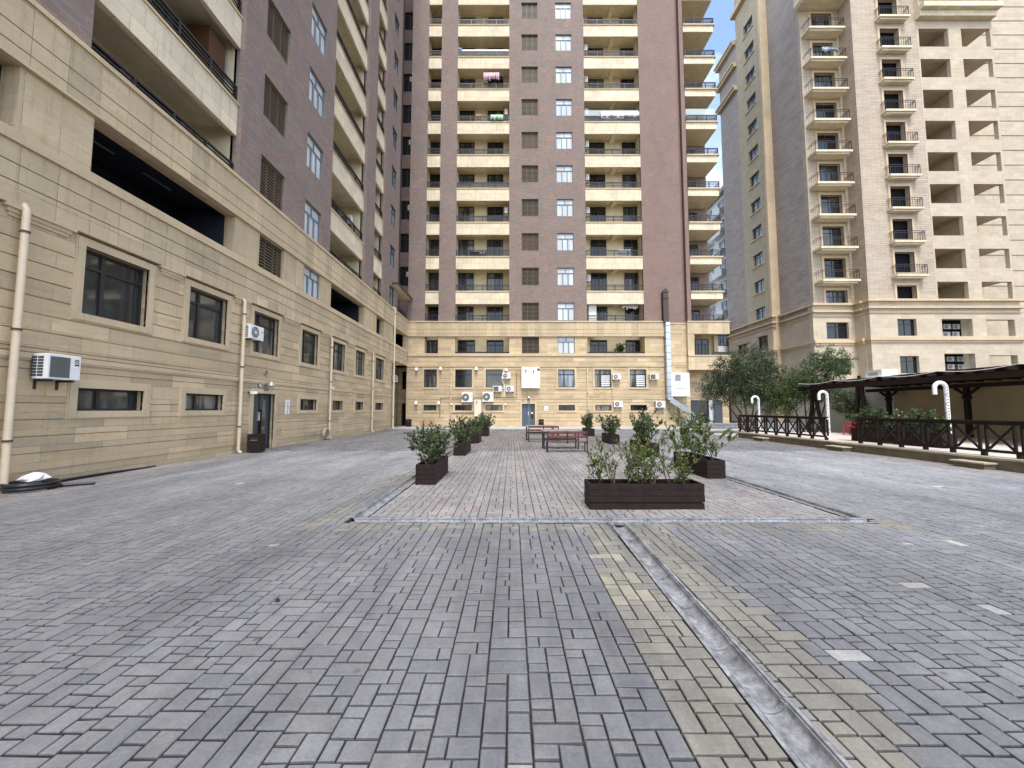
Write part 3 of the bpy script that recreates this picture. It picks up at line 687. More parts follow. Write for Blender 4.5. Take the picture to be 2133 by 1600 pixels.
# dark interiors behind the first floor openings
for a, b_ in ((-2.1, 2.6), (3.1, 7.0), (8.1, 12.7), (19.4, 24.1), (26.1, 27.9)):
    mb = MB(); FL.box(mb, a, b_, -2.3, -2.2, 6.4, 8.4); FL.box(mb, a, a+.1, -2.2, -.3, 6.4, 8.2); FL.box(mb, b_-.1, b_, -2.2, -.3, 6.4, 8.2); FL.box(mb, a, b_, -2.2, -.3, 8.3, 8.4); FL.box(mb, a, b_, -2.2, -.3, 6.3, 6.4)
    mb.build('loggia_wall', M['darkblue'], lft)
for a, b_ in ((8.6, 9.9), (10.1, 11.2), (20, 21), (4, 5.5)): mb = MB(); FL.box(mb, a, b_, -2.2, -2.15, 6.4, 7.9); mb.build('wood_panel', M['brownpanel'], lft)
for a in (8.9, 10.6, 21.0): mb = MB(); FL.box(mb, a, a+.9, -1.2, -1.16, 8.27, 8.3); mb.build('light_strip', M['steel'], lft)
mb = MB(); FL.box(mb, 30.2, 34.0, -1.6, -1.5, 6.3, 8.4); FL.box(mb, 30.2, 34.0, -1.5, -.3, 8.25, 8.35); FL.box(mb, 29.95, 33.95, -1.5, -.3, 5.40, 5.5)
mb.build('corner_loggia_wall', M['cream'], lft)
window(FL, lft, 13.86, 15.4, 6.75, 8.05, 'louvre', w=-.1); window(FL, lft, 16.94, 18.42, 6.75, 8.05, 'white3', w=-.1)
for i, (a, b_) in enumerate(wu): window(FL, lft, a, b_, 3.6, 5.1, 'plinth', pane=[M['gplinth'], M['gplinth'], M['gplinth'], M['gplinth'], M['gplinth'], M['gplinth'], M['gcurt'], M['gplinth'], M['gcurt'], M['gcurt'], M['gplinth']][i], w=-.2)
for i, (a, b_) in enumerate(su): window(FL, lft, a, b_, 1.47, 1.97, 'small', pane=M['gplinth'] if i % 3 else M['gcurt'], w=-.2)
# entrance door, left
mb = MB(); FL.box(mb, 13.95, 15.22, -.22, -.16, 0, 2.1); dr = mb.build('door', M['door'], lft)
mb = MB(); FL.box(mb, 14.55, 14.60, -.16, -.14, 0, 2.1); FL.box(mb, 13.95, 14.0, -.16, -.12, 0, 2.1); FL.box(mb, 15.16, 15.22, -.16, -.12, 0, 2.1); FL.box(mb, 14.0, 15.16, -.16, -.12, 2.04, 2.1); mb.build('frame', M['black'], dr)
mb = MB(); FL.box(mb, 14.75, 14.95, -.16, -.145, .25, 1.85); mb.build('pane', M['gplinth'], dr)
mb = MB(); FL.box(mb, 14.62, 14.66, -.16, -.09, .5, 1.5); mb.build('handle', M['black'], dr)
mb = MB(); FL.box(mb, 14.44, 14.56, -.16, -.10, 1.08, 1.40); mb.m = 1; FL.box(mb, 14.48, 14.52, -.10, -.095, 1.30, 1.35); mb.build('intercom', [M['steel'], M['black']], dr)
# left tower brick
BW = -.02
lvl = [(13.87, 15.38, 9.49+FP*1.0025*k, 11.12+FP*1.0025*k) for k in range(NF)]; wvl = [(16.95, 18.42, 9.49+FP*1.0025*k, 11.12+FP*1.0025*k) for k in range(NF)]
nvl = [(29.0, 30.2, 9.49+FP*1.0025*k, 11.12+FP*1.0025*k) for k in range(NF)]
mb = MB(); FL.wall(mb, 3.2, 8.1, 9.41, TOP, w=BW, th=.5); FL.wall(mb, -8, -1.5, 9.41, TOP, w=BW, th=.5)
FL.wall(mb, 12.78, 19.4, 9.41, TOP, lvl+wvl, w=BW, th=.36); pass
FL.wall(mb, 24.05, 25.6, 9.41, TOP, w=BW, th=.36); FL.wall(mb, 27.5, 31.2, 9.41, TOP, nvl, w=BW, th=.36)
FL.box(mb, 31.2, 35.5, -1.6, -1.2, 9.41, TOP); FL.box(mb, 30.9, 31.2, -1.6, -.38, 9.41, TOP)
F35 = Fr('N', 35.5)
cwin = [(-10.6, -9.55, 9.9+FP*k, 11.75+FP*k) for k in range(1, NF)]
F35.wall(mb, -10.7, -9.1, 9.41, TOP, cwin, th=.3)
mb.build('brick_wall', M['brick'], lft)
mb = MB(); mb.box(LX-10, LX-2.35, YA, 36, -.1, TOP-.2); mb.box(LX-10, -9.3, 36.5, 40, -.1, TOP-.2); mb.build('light_block_core', M['dark'], lft)  # dark boxes added behind the facade to block stray light
mb = MB(); mb.box(LX-10.2, LX+.3, YA-.2, 33, TOP, TOP+.6); mb.build('roof', M['trim'], lft)
for k in range(NF):
    if lvl[k][2] < 30: window(FL, lft, *lvl[k], 'louvre', w=-.16)
    if wvl[k][2] < 34: window(FL, lft, *wvl[k], 'white3', w=-.16)
    if nvl[k][2] < 42: window(FL, lft, *nvl[k], 'side2', w=-.16, pane=M['gblue'])
for a, b_, c, d in cwin:
    if c < 42: window(F35, lft, a, b_, c, d, 'side2', w=-.12, pane=M['gdark'])
loggia_col(FL, lft, 8.1, 12.78, [(8.7, 10.2), (10.7, 12.2)], depth=1.7, wf=-.18, rail_h=.55)
loggia_col(FL, lft, 19.4, 24.05, [(19.7, 21.2), (22.2, 23.7)], depth=1.7, wf=-.18)
loggia_col(FL, lft, 25.6, 27.5, [(25.9, 27.3)], depth=1.7, wf=-.12)
loggia_col(FL, lft, -1.5, 3.2, [], depth=1.7, wf=-.18)
# canopy slab and low passage in the corner
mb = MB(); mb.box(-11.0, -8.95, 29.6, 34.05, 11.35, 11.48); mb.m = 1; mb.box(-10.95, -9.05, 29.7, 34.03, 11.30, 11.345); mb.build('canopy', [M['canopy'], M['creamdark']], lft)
railing(FL, lft, 30.6, 33.8, 9.41, w=-.05)
mb = MB(); FLc = Fr('L', -10.65)
FLc.wall(mb, 29.95, 35.9, -.1, 5.4, [(31.2, 32.6, 3.55, 5.05), (31.6, 32.6, 1.45, 1.95)], grooves=gro)
mb.box(-10.7, LX-.3, 29.85, 30.1, -.1, 5.34)
FE = Fr('N', 35.9); FE.wall(mb, -10.65, -9.1, -.1, 5.4, [(-10.3, -9.35, -.1, 2.05), (-10.3, -9.3, 3.4, 5.05)], grooves=gro)
mb.box(-9.4, -9.1, 34.42, 35.6, -.1, 5.4)
mb.build('passage_wall', M['stone'], lft)
window(FLc, lft, 31.2, 32.6, 3.55, 5.05, 'plinth', pane=M['gdark']); window(FLc, lft, 31.6, 32.6, 1.45, 1.95, 'small')
mb = MB(); FE.box(mb, -10.3, -9.35, -.28, -.22, -.05, 2.05); FE.box(mb, -10.3, -9.3, -.28, -.22, 3.4, 5.05); mb.build('doorway', M['dark'], lft)

# ============================================================ RIGHT TOWER
rt = empty('apartment_building', (37, 42, 0), 0, 'tall tan stone and pale brick apartment tower on the right with small balconies', 'building')
RP = 3.27
F1 = Fr('N', 37.5); F2 = Fr('N', 36.0); FS1 = Fr('R', 29.95); FS2 = Fr('R', 29.1); FP4 = Fr('N', 42.3); FS0 = Fr('R', 34.0)
RT = 58
d1 = [(31.15, 33.3, 11.9+RP*k-.6, 13.32+RP*k) for k in range(10)]; d2 = [(36.7, 38.6, 11.9+RP*k-.6, 13.32+RP*k) for k in range(10)]
sw = [(43.5, 45.3, 11.95+RP*k, 13.4+RP*k) for k in range(12)]
mb = MB(); F1.wall(mb, 29.95, 34.3, 11.9, RT, d1, th=.4); F2.wall(mb, 34.0, 40.5, 11.9, RT, d2, th=.4)
FS0.box(mb, 36.4, 37.5, -.3, 0, 11.9, RT)
mb.m = 1
FS1.box(mb, 37.9, 42.3, -.4, 0, 11.4, RT); 
mb.box(29.1, 29.4, 46.9, 51.0, 11.3, 49.2)
mb.build('brick_wall', [M['rbrick'], M['rbrick2']], rt)
mb = MB(); FS2.wall(mb, 42.6, 46.9, 11.4, RT, sw, th=.4); mb.m = 1; mb.box(29.05, 29.95, 42.25, 42.6, -.2, RT)
mb.build('stair_wall', [M['rplast'], M['trim']], rt)
mb = MB()
lo = [(u[0], u[1], 11.77+3.23*k, 13.7+3.23*k) for k in range(9) for u in ((40.65, 43.6), (44.9, 47.8))]
F2.wall(mb, 40.5, 48.0, 11.9, 40.4, lo, th=.35)
mb.box(49.0-.6, 60, 39.0, 39.3, 0, RT)
for k in range(9): mb.box(40.5, 48.0, 36.35, 38.95, 13.75+3.23*k+.15, 13.75+3.23*k+.4)
mb.box(40.3, 48.6, 38.8, 39.2, 0, RT); mb.box(40.2, 40.5, 36.4, 39, 0, RT)
mb.box(43.9, 44.2, 36.35, 38.8, 12, 41.5)
mb.build('stone_wall', M['rstone'], rt)
mb = MB()
for k in range(22): mb.box(48.4, 60, 38.97, 39.0, 12.6+1.63*k, 12.65+1.63*k)  # thin brown strips standing in for the shaded grooves of the stone
mb.build('groove_strip', M['coping'], rt)
mb = MB(); mb.box(30.5, 62, 39.35, 46.8, -.2, RT-.5); mb.box(29.6, 60, 46.9, 50.9, -.2, 48.6); mb.box(34.4, 40.2, 36.5, 39.3, -.2, RT-.6); mb.box(30.4, 34.4, 38, 39.4, -.2, RT-.6)
mb.build('light_block_core', M['dark'], rt)  # added dark filling of the tower, keeps light from leaking through
# base storeys
b1 = [(31.0, 33.2, 8.44, 10.08), (31.0, 33.2, 4.9, 6.5)]; b2 = [(36.5, 38.3, 8.44, 10.06), (36.5, 38.3, 4.88, 6.52)]
bl = [(40.7, 43.6, 8.4, 10.06), (40.7, 43.6, 4.6, 6.75), (44.9, 47.6, 8.4, 10.0), (44.9, 47.6, 4.6, 6.6)]
mb = MB(); F1.wall(mb, 29.7, 34.2, -.2, 11.05, b1, th=.5, w=.1); F2.wall(mb, 33.9, 48.2, -.2, 11.05, b2+bl, th=.5, w=.1)
FS1.wall(mb, 37.9, 42.25, -.2, 11.05, th=.4, w=.1); FS2.wall(mb, 42.6, 51, -.2, 11.05, [(43.2, 45, 8.3, 10.0), (47, 49, 8.0, 9.7)], w=.05)
FS0.box(mb, 36.4, 37.5, -.3, .15, -.2, 11.9)
F1.box(mb, 29.7, 34.2, -.5, .1, 11.2, 11.75); F2.box(mb, 33.9, 48.2, -.5, .1, 11.2, 11.75); FS1.box(mb, 37.9, 42.25, -.4, .1, 11.2, 11.4); FS2.box(mb, 42.6, 51, -.4, .1, 11.2, 11.35)
mb.build('base_wall', M['rstone'], rt)
mb = MB()
for z0, z1, pr in ((11.05, 11.2, .35), (11.75, 11.95, .35), (10.65, 10.72, .2), (8.0, 8.3, .3), (7.8, 7.98, .2), (3.9, 4.1, .2)):
    mb = MB(); FS0.box(mb, 36.4, 37.2, 0, .15+pr, z0, z1)
    F1.box(mb, 29.95-pr, 34.2, -.3, pr, z0, z1); F2.box(mb, 34.0-pr, 48.2+pr, -.3, pr, z0, z1)
    if z0 < 11.3 or True: FS1.box(mb, 37.5+.3, 42.25, -.3, pr, z0, z1); FS2.box(mb, 42.25-pr, 51, -.3, pr, z0, z1)
    mb.build('cornice', M['trim'], rt)
for z in (49.2, 46.2, 43.0): mb = MB(); FS2.box(mb, 46.9, 51.2, -.3, .45, z-.35, z); FS2.box(mb, 46.9, 51.3, -.3, .6, z, z+.25); mb.build('cornice', M['trim'], rt)
mb = MB()
for z in (52.5,): FS2.box(mb, 42.5, 47.2, -.3, .5, z, z+.5)
mb.build('cornice', M['trim'], rt)
for h, fr_ in [(h, F1) for h in d1]+[(h, F2) for h in d2]:
    if h[2] < 44: window(fr_, rt, *h, 'side2', w=-.35 if fr_ is F1 else -.8, pane=random.choice([M['gplinth'], M['gdark'], M['gdoor']]))
for h in b1: window(F1, rt, *h, 'side2', w=-.2)
for h in b2: window(F2, rt, *h, 'side2', w=-.2)
for h in sw:
    if h[2] < 50: window(FS2, rt, *h, 'side2', w=-.3, pane=M['gblue'])
for h in ((43.2, 45, 8.3, 10.0), (47, 49, 8.0, 9.7)): window(FS2, rt, *h, 'side2', w=-.2)
mb = MB()
for a, b_, c, d in d1: surround(F1, mb, a, b_, c, d, t=.22, p=.07)
for a, b_, c, d in d2: surround(F2, mb, a, b_, c, d, t=.2, p=.07)
for a, b_, c, d in sw: FS2.box(mb, a-.15, b_+.15, -.05, .12, c-.15, c)
mb.build('window_trim', M['trim'], rt)
def sbalc(fr_, u0, u1, z, dpt):
    mb = MB(); fr_.box(mb, u0, u1, 0, dpt, z-.14, z+.06); fr_.box(mb, u0+.15, u1-.15, 0, dpt-.15, z-.3, z-.14); p = mb.build('balcony', M['fascia'], rt)
    mb = MB(); H_ = 1.0; d = dpt-.08
    n = 12
    for k in range(n+1):
        u = u0+.06+(u1-u0-.12)*k/n; t = .02 if k in (0, n) else .009; fr_.box(mb, u-t, u+t, d-t, d+t, z+.06, z+H_)
    for u in (u0+.06, u1-.06):
        for k in range(1, 4): fr_.box(mb, u-.009, u+.009, d*k/4-.009, d*k/4+.009, z+.06, z+H_)
        fr_.box(mb, u-.02, u+.02, 0, d, z+H_-.02, z+H_+.02); fr_.box(mb, u-.015, u+.015, 0, d, z+H_-.2, z+H_-.17)
    fr_.box(mb, u0+.06, u1-.06, d-.02, d+.02, z+H_-.02, z+H_+.02); fr_.box(mb, u0+.06, u1-.06, d-.015, d+.015, z+H_-.2, z+H_-.17); fr_.box(mb, u0+.06, u1-.06, d-.015, d+.015, z+.09, z+.12)
    mb.build('railing', M['black'], p)
for k in range(9): sbalc(F1, 30.1, 33.75, 14.05+RP*k, 1.1)
for k in range(10):
    if 14.15+RP*k < 46: sbalc(F2, 36.3, 39.3, 14.2+RP*k, .6)
mb = MB(); F1.box(mb, 29.6, 34.1, 0, 1.6, 43.1, 43.3); F1.box(mb, 29.5, 34.1, 0, 1.8, 43.3, 44.5); mb.build('bay_canopy', M['fascia'], rt); mb = MB(); F2.box(mb, 40.4, 48.0, 0, .5, 40.4, 41.0); F2.box(mb, 40.4, 48.2, 0, .9, 41.0, 41.5); F2.box(mb, 40.4, 48.4, 0, 1.1, 42.2, 42.8); F2.box(mb, 40.4, 48.0, -.3, .4, 41.5, 42.2)
mb.build('bay_cornice', M['fascia'], rt)

# ============================================================ far white building
wb = empty('apartment_building', (34, 57, 0), 0, 'distant white apartment block glimpsed between the brick block and the tan tower', 'building')
mb = MB(); mb.box(31.2, 46, 54, 66, -.2, 33.2); mb.build('wall', M['whitewall'], wb)
mb = MB(); mb.box(30.5, 46.5, 53.6, 66.4, 33.2, 33.6); mb.box(33, 44, 55.5, 64, 33.6, 36.5); mb.build('roof', M['greyrender'], wb)
FW = Fr('R', 31.2)
for k in range(7, 10+1):
    pass
for k in range(10):
    z = 2.6+3.05*k
    for a in (54.3, 57.6, 61.0):
        mb = MB(); FW.box(mb, a, a+2.6, 0, .95, z, z+.95); p = mb.build('balcony', M['whitewall'], wb)
        window(FW, wb, a+.5, a+1.9, z+1.0, z+2.5, 'fixed', w=0.005, pane=M['gblue'])

lb_ = empty('low_building', (25, 52, 0), 0, 'low brownish building with blue glazing in the gap beside the corner balconies', 'building')
mb = MB(); mb.box(20, 31.1, 52, 53.5, -.2, 13.6); mb.build('wall', M['rplast'], lb_)
FQ = Fr('N', 52)
mb = MB(); FQ.box(mb, 24, 31, 0, .25, 9.3, 10.1); mb.build('parapet', M['whitewall'], lb_)
window(FQ, lb_, 27.4, 29.6, 10.2, 12.2, 'side2', w=.01, pane=M['gblue'])
# ============================================================ FIXTURES ON THE WALLS
def make_ac(W=.85, H_=.58, D=.33, square=False, loc=(0, 0, 0), label='', fan='round', case='white'):
    """origin at middle of the back, bottom; front faces -Y"""
    r = empty('air_conditioner', (0, 0, 0)); OFF[r] = Vector((0, 0, 0))
    mb = MB(); mb.box(-W/2, W/2, -D-.06, -.06, 0, H_); cs = mb.build('casing', M[case], r, bevel=.012)
    fc = -W*.14; rad = H_*.40
    mb = MB()
    if fan == 'round':
        mb.cyl((fc, -D-.061, H_/2), (fc, -D-.068, H_/2), rad, 24)
        g = MB()
        for q in (.25, .5, .72, .95): g.tube([(fc+rad*q*math.cos(a*math.pi/12), -D-.078, H_/2+rad*q*math.sin(a*math.pi/12)) for a in range(25)], .004, 4, False)
        for a in range(8): g.bar((fc, -D-.078, H_/2), (fc+rad*math.cos(a*math.pi/4), -D-.078, H_/2+rad*math.sin(a*math.pi/4)), .006)
        g.cyl((fc, -D-.07, H_/2), (fc, -D-.085, H_/2), rad*.25, 16); g.build('grille', M[case], r)
        mb.build('fan', M['grille'], r)
    else:
        mb.box(fc-W*.29, fc+W*.29, -D-.068, -D-.06, H_*.08, H_*.9); mb.build('fan', M['gridgrey'], r, bevel=.0)
    mb = MB()
    for zz in range(7): 
        for yy in (0, 1): mb.box(-W/2-.004, -W/2+.002, -D+.02+yy*.13, -D+.13+yy*.13, .05+zz*(H_-.09)/7, .05+zz*(H_-.09)/7+.045)
    mb.build('vent', M['grille'], r)
    for x in (-W*.32, W*.32): mb = MB(); mb.box(x-.02, x+.02, -D-.04, 0, -.045, -.005); mb.box(x-.02, x+.02, -.02, 0, -.2, -.045); mb.build('bracket', M['black'], r)
    mb = MB(); mb.box(W*.30, W*.44, -D-.064, -D-.06, H_*.6, H_*.66); mb.build('badge', M['black'], r)
    return tag(r, None, 'air conditioner', 'air conditioner units on the walls')
M['gridgrey'] = plain('grille_grey', (.10, .105, .095), .6)
acA = make_ac(); acB = make_ac(.95, .85, .36, fan='round'); acC = make_ac(.9, .58, .36, fan='square'); acD = make_ac(.58, .50, .30, fan='square')
used = set()
def put_ac(proto, loc, rz, label, s=1.0):
    if id(proto) not in used: used.add(id(proto)); o = proto; o.location = loc; o.rotation_euler = (0, 0, rz)
    else: o = copy_tree(proto, loc=loc, rz=rz)
    o.scale = (s, s, s); o['label'] = label; return o
def cy(px, py, w=0.): x, z = atY(px, py, 34.1-w); return (x, 34.1-w, z)
def ly(px, py, w=0.): y, z = atX(px, py, LX+w); return (LX+w, y, z)
q = ly(112, 790, .2); acq = put_ac(acD, (LX, 7.74, 2.10), R(90), 'white air conditioner with grey square grille and round red logo beside the nearest pipe')
mb = MB(); c0 = (.21, -.366, .40)
mb.m = 0; mb.tube([(c0[0]+.032*math.cos(a), c0[1], c0[2]+.022*math.sin(a)) for a in [R(20+20*k) for k in range(12)]], .008, 6)
mb.m = 1; mb.tube([(c0[0]+.032*math.cos(a), c0[1], c0[2]+.022*math.sin(a)) for a in [R(270+20*k) for k in range(5)]], .010, 6)
mb.m = 2; mb.box(.165, .26, -.368, -.363, .35, .36)
lo_ = mb.build('logo', [M['black'], M['red'], M['greyframe']], acq)
q = ly(533, 699, .3); put_ac(acA, (LX, 13.55, 3.98), R(90), 'white air conditioner with dark grille beside the curtained window above the left entrance', .85)
for px, py, pr, s, lb in ((974, 838, acB, 1.0, 'big white air conditioner with round fan, left of the cream cabinet'), (1017, 837, acB, 1.0, 'big white air conditioner with white fan hub, right of the cream cabinet'),
                          (1036, 816, acC, .85, 'grey-grilled air conditioner overlapping the lower edge of the dark window'), (1062, 816, acA, .85, 'pale air conditioner low to the left of the white double cabinet'),
                          (1055, 789, acA, .85, 'air conditioner mounted highest, just under a round hood beside the dark window'), (1283, 791, acA, .85, 'air conditioner right of the first blind-covered window'),
                          (1360, 791, acC, .85, 'air conditioner with square grille right of the second blind-covered window'), (1286, 848, acA, .9, 'air conditioner beside the low curtained basement window'),
                          (1373, 849, acA, .98, 'air conditioner at the foot of the silver duct')):
    p = cy(px, py); put_ac(pr, (p[0], 34.1, p[2]), 0, lb, s)
p = atX(833, 800, -10.6); put_ac(acA, (-10.55, 33.6, p[1]), R(90), 'air conditioner in the dark corner passage above the doorway')
for k, lb in ((1, 'lowest'), (3, 'second'), (4, 'third'), (5, 'fourth'), (6, 'fifth'), (7, 'sixth'), (8, 'topmost')):
    put_ac(acA, (6.85, 34.9, PZ0-.95+FP*k), R(90), f'air conditioner on the left side wall of the right-hand loggias, {lb} of the column', .9)
put_ac(acA, (-.35, 35.0, PZ0-.9+FP*3), R(-90), 'air conditioner at the right end of a middle loggia four floors above the stone band', .9)
put_ac(acA, (-.35, 35.0, PZ0-.9+FP*6), R(-90), 'air conditioner at the right end of a middle loggia above the green cloth', .9)
p = atX(475, 285, -9.8); put_ac(acA, (-10.6, 12.6, 9.75), R(0), 'air conditioner behind the black railing at the right end of the nearest left balcony', 1.0)
put_ac(acA, (-10.6, 23.9, 13.2), 0, 'air conditioner inside the second stack of left balconies, one floor above the stone band', 1.0)
for z, lb in ((13.9, 'lowest'), (20.35, 'middle'), (26.8, 'upper'), (33.2, 'topmost')):
    put_ac(acA, (-9.55, 35.45, z), 0, f'slim air conditioner beside a dark corner-bay window, {lb} of four', .75)
for (x, z, lb) in ((43.3, 28.1, 'higher'), (43.3, 21.6, 'lower')):
    put_ac(acA, (43.1, 38.7, z+.1), 0, f'air conditioner inside a tan tower loggia, {lb} of the two in that column', 1.2)
put_ac(acA, (43.0, 38.7, 37.6), 0, 'air conditioner in the topmost tan tower loggia under the cornice', 1.2)
M['acshade'] = plain('shaded_casing', (.34, .33, .30), .5)  # casing greyed so its colour carries the shade inside the cage
acG = make_ac(case='acshade')
for r_i, (z, xs) in enumerate(((9.25, (41.1, 42.0, 42.9)), (8.5, (41.9, 42.8)), (6.1, (41.1, 42.1, 43.1)), (5.35, (41.1, 42.1, 43.1)), (4.65, (41.1, 42.1, 43.1)))):
    for c_i, x in enumerate(xs):
        put_ac(acG, (x, 36.92, z), 0, f'air conditioner in the dark cage of the tan tower, row {["top", "second", "third", "fourth", "bottom"][r_i]}, {["left", "middle", "right"][c_i]} unit', .8)
mb = MB()
mb.box(40.6, 43.7, 36.93, 36.97, 4.5, 10.2); mb.build('grille_back', M['dark'], rt)

def pipe(px, w_, top, bot, label, r=.06, fr_='L', elbow=True):
    mb = MB()
    if fr_ == 'L':
        y, z = px, top; x = LX+w_
        pts = [(x-.2, y, z+.04), (x-.06, y, z+.03), (x, y, z-.06), (x, y, bot+.12), (x+.03, y, bot+.05), (x+.12, y, bot)]
    else:
        x = px; y = 34.1-w_; z = top
        pts = [(x, y+.1, z+.02), (x, y, z-.03), (x, y, bot)]
    mb.tube(pts, r, 12); o = empty('drainpipe', (pts[2][0], pts[2][1], 0), 0, label, 'drainpipe', 'downpipes on the facades')
    mb.build('pipe', M['pipe'], o)
    for z in (bot+.9, (top+bot)/2+.3, top-.5):
        mb = MB(); mb.lathe([(r+.001, -.02), (r+.012, -.02), (r+.012, .02), (r+.001, .02)], (pts[-1][0] if fr_ != 'L' else pts[2][0], pts[2][1], z), 12); mb.build('clamp', M['canopy'], o)
pipe(7.12, .13, 5.38, .02, 'thick beige drainpipe nearest the camera, coiled hose at its foot', .058)
pipe(13.15, .13, 5.3, .02, 'beige drainpipe between a window and the left entrance door', .055)
pipe(19.65, .13, 5.2, .02, 'beige drainpipe with coiled grey hose at its foot', .05)
pipe(25.6, .13, 5.2, .02, 'thin beige drainpipe between two far left windows', .05)
pipe(29.95, .17, 9.5, .02, 'tall beige drainpipe rising past the stone band near the corner', .075)
pipe(-5.42, .08, 5.1, .02, 'thin cream drainpipe on the centre facade between the first two windows', .04, 'N')
pipe(6.72, .08, 5.2, .02, 'thin cream drainpipe on the centre facade right of the blue window', .04, 'N')

def hood(px, py, label, s=1.):
    x, y, z = cy(px, py); o = empty('vent_hood', (x, y, z), 0, label, 'vent hood', 'white exhaust hoods on the centre facade')
    mb = MB(); mb.tube([(x, y+.02, z+.1*s), (x, y-.12*s, z+.1*s), (x, y-.2*s, z+.06*s), (x, y-.22*s, z-.08*s)], [.11*s, .13*s, .13*s, .13*s], 14, True); mb.build('elbow', M['white'], o)
    mb = MB(); mb.cyl((x, y-.22*s, z-.085*s), (x, y-.22*s, z-.1*s), .11*s, 14); mb.build('opening', M['black'], o)
for a in ((868, 771, 'white exhaust hood at the left end, left of the curtained window'), (918, 770, 'white exhaust hood between the curtained and the dark window'), (992, 770, 'white exhaust hood between the two wide dark windows'),
          (1054, 772, 'white exhaust hood directly above an air conditioner'), (867, 841, 'low white exhaust hood left of the first basement window'), (914, 841, 'low white exhaust hood touching the right side of the first basement window')): hood(*a)
hood(941, 843, 'small cream exhaust hood left of the second basement window', .6); hood(1053, 843, 'small cream exhaust hood right of the papered basement window', .6)
# wall cabinets
o = empty('wall_cabinet', cy(1105, 788), 0, 'large white double cabinet high on the wall above the blue door', 'cabinet')
a, b_ = cy(1086, 766), cy(1124, 809)
for x0, x1 in ((a[0], (a[0]+b_[0])/2-.01), ((a[0]+b_[0])/2+.01, b_[0])):
    mb = MB(); mb.box(x0, x1, 33.7, 34.09, b_[2], a[2]); mb.build('door', M['white'], o, bevel=.01)
mb = MB()
for px, py in ((1095.5, 771), (1111, 772.5)): x, y, z = cy(px, py, .42); mb.tube([(x, 33.69, z), (x, 33.6, z), (x, 33.57, z-.12)], .05, 8)
x, y, z = cy(1121, 771); mb.box(x-.1, x+.1, 33.69, 33.7, z-.1, z+.1)
mb.build('flue', M['black'], o)
o = empty('wall_cabinet', cy(995, 850), 0, 'tall narrow cream cabinet between two basement windows', 'cabinet')
a, b_ = cy(989, 833), cy(1002.5, 867); mb = MB(); mb.box(a[0], b_[0], 33.75, 34.09, b_[2], a[2]); mb.build('door', M['offwhite'], o, bevel=.01)
x, y, z = cy(994, 836); mb = MB(); mb.tube([(x, 33.74, z), (x, 33.66, z), (x, 33.63, z-.1)], .04, 8); mb.build('flue', M['black'], o)
o = empty('wall_cabinet', cy(1412, 800), 0, 'big white cabinet with small vent grille right of the silver duct', 'cabinet')
a, b_ = cy(1393, 778), cy(1432, 826); mb = MB(); mb.box(a[0], b_[0], 33.6, 34.24, b_[2], a[2]); mb.build('casing', M['white'], o, bevel=.015)
a, b_ = cy(1406, 780, .5), cy(1418, 793, .5); mb = MB(); 
for k in range(8): mb.box(a[0], b_[0], 33.585, 33.6, b_[2]+k*.07, b_[2]+k*.07+.04)
mb.build('vent', M['greyframe'], o)
a, b_ = cy(1405, 794, .5), cy(1430, 810, .5); mb = MB(); mb.box(a[0], b_[0], 33.585, 33.6, b_[2], b_[2]+.03); mb.box(a[0], a[0]+.02, 33.585, 33.6, b_[2], a[2]); mb.build('panel_edge', M['greyframe'], o)
# duct
o = empty('ventilation_duct', (13.8, 33.9, 0), 0, 'square galvanised metal duct running down the centre facade and bending right to the ground unit', 'duct')
mb = MB(); mb.box(13.64, 14.02, 33.62, 34.2, 2.55, 9.25); mb.build('vertical_duct', M['silver'], o)
mb = MB()
for k in range(11): mb.box(13.62, 14.04, 33.6, 34.2, 2.9+.6*k, 2.93+.6*k)
mb.build('flange', M['greyframe'], o)
mb = MB(); P = [(13.83, 33.9, 2.75), (13.95, 33.85, 2.35), (14.75, 33.7, 1.75), (15.45, 33.6, 1.25), (15.75, 33.55, .85)]
for a, b_ in zip(P, P[1:]): mb.bar(a, b_, .42, .42)
mb.build('elbow', M['silver'], o, bevel=.01)
mb = MB(); mb.box(14.95, 16.0, 33.2, 33.95, .0, .78); mb.build('fan_unit', M['silver'], o, bevel=.01)
mb = MB(); mb.box(15.2, 15.7, 33.18, 33.2, .15, .6); mb.build('vent', M['greyframe'], o)
o = empty('chimney_flue', (13.75, 33.9, 9.4), 0, 'dark brown flue box with pointed cap standing on the stone band', 'flue')
mb = MB(); mb.box(13.52, 13.98, 33.75, 34.18, 9.3, 12.0); mb.build('shaft', M['canopy'], o)
mb = MB(); mb.face([(13.5, 33.7, 12.0), (14.0, 33.7, 12.0), (13.75, 33.7, 12.35)]); mb.face([(13.5, 34.18, 12.0), (13.5, 33.7, 12.0), (13.75, 33.7, 12.35), (13.75, 34.18, 12.35)]); mb.face([(14.0, 33.7, 12.0), (14.0, 34.18, 12.0), (13.75, 34.18, 12.35), (13.75, 33.7, 12.35)]); mb.box(13.5, 14.0, 33.7, 34.18, 11.4, 11.45); mb.build('cap', M['canopy'], o)
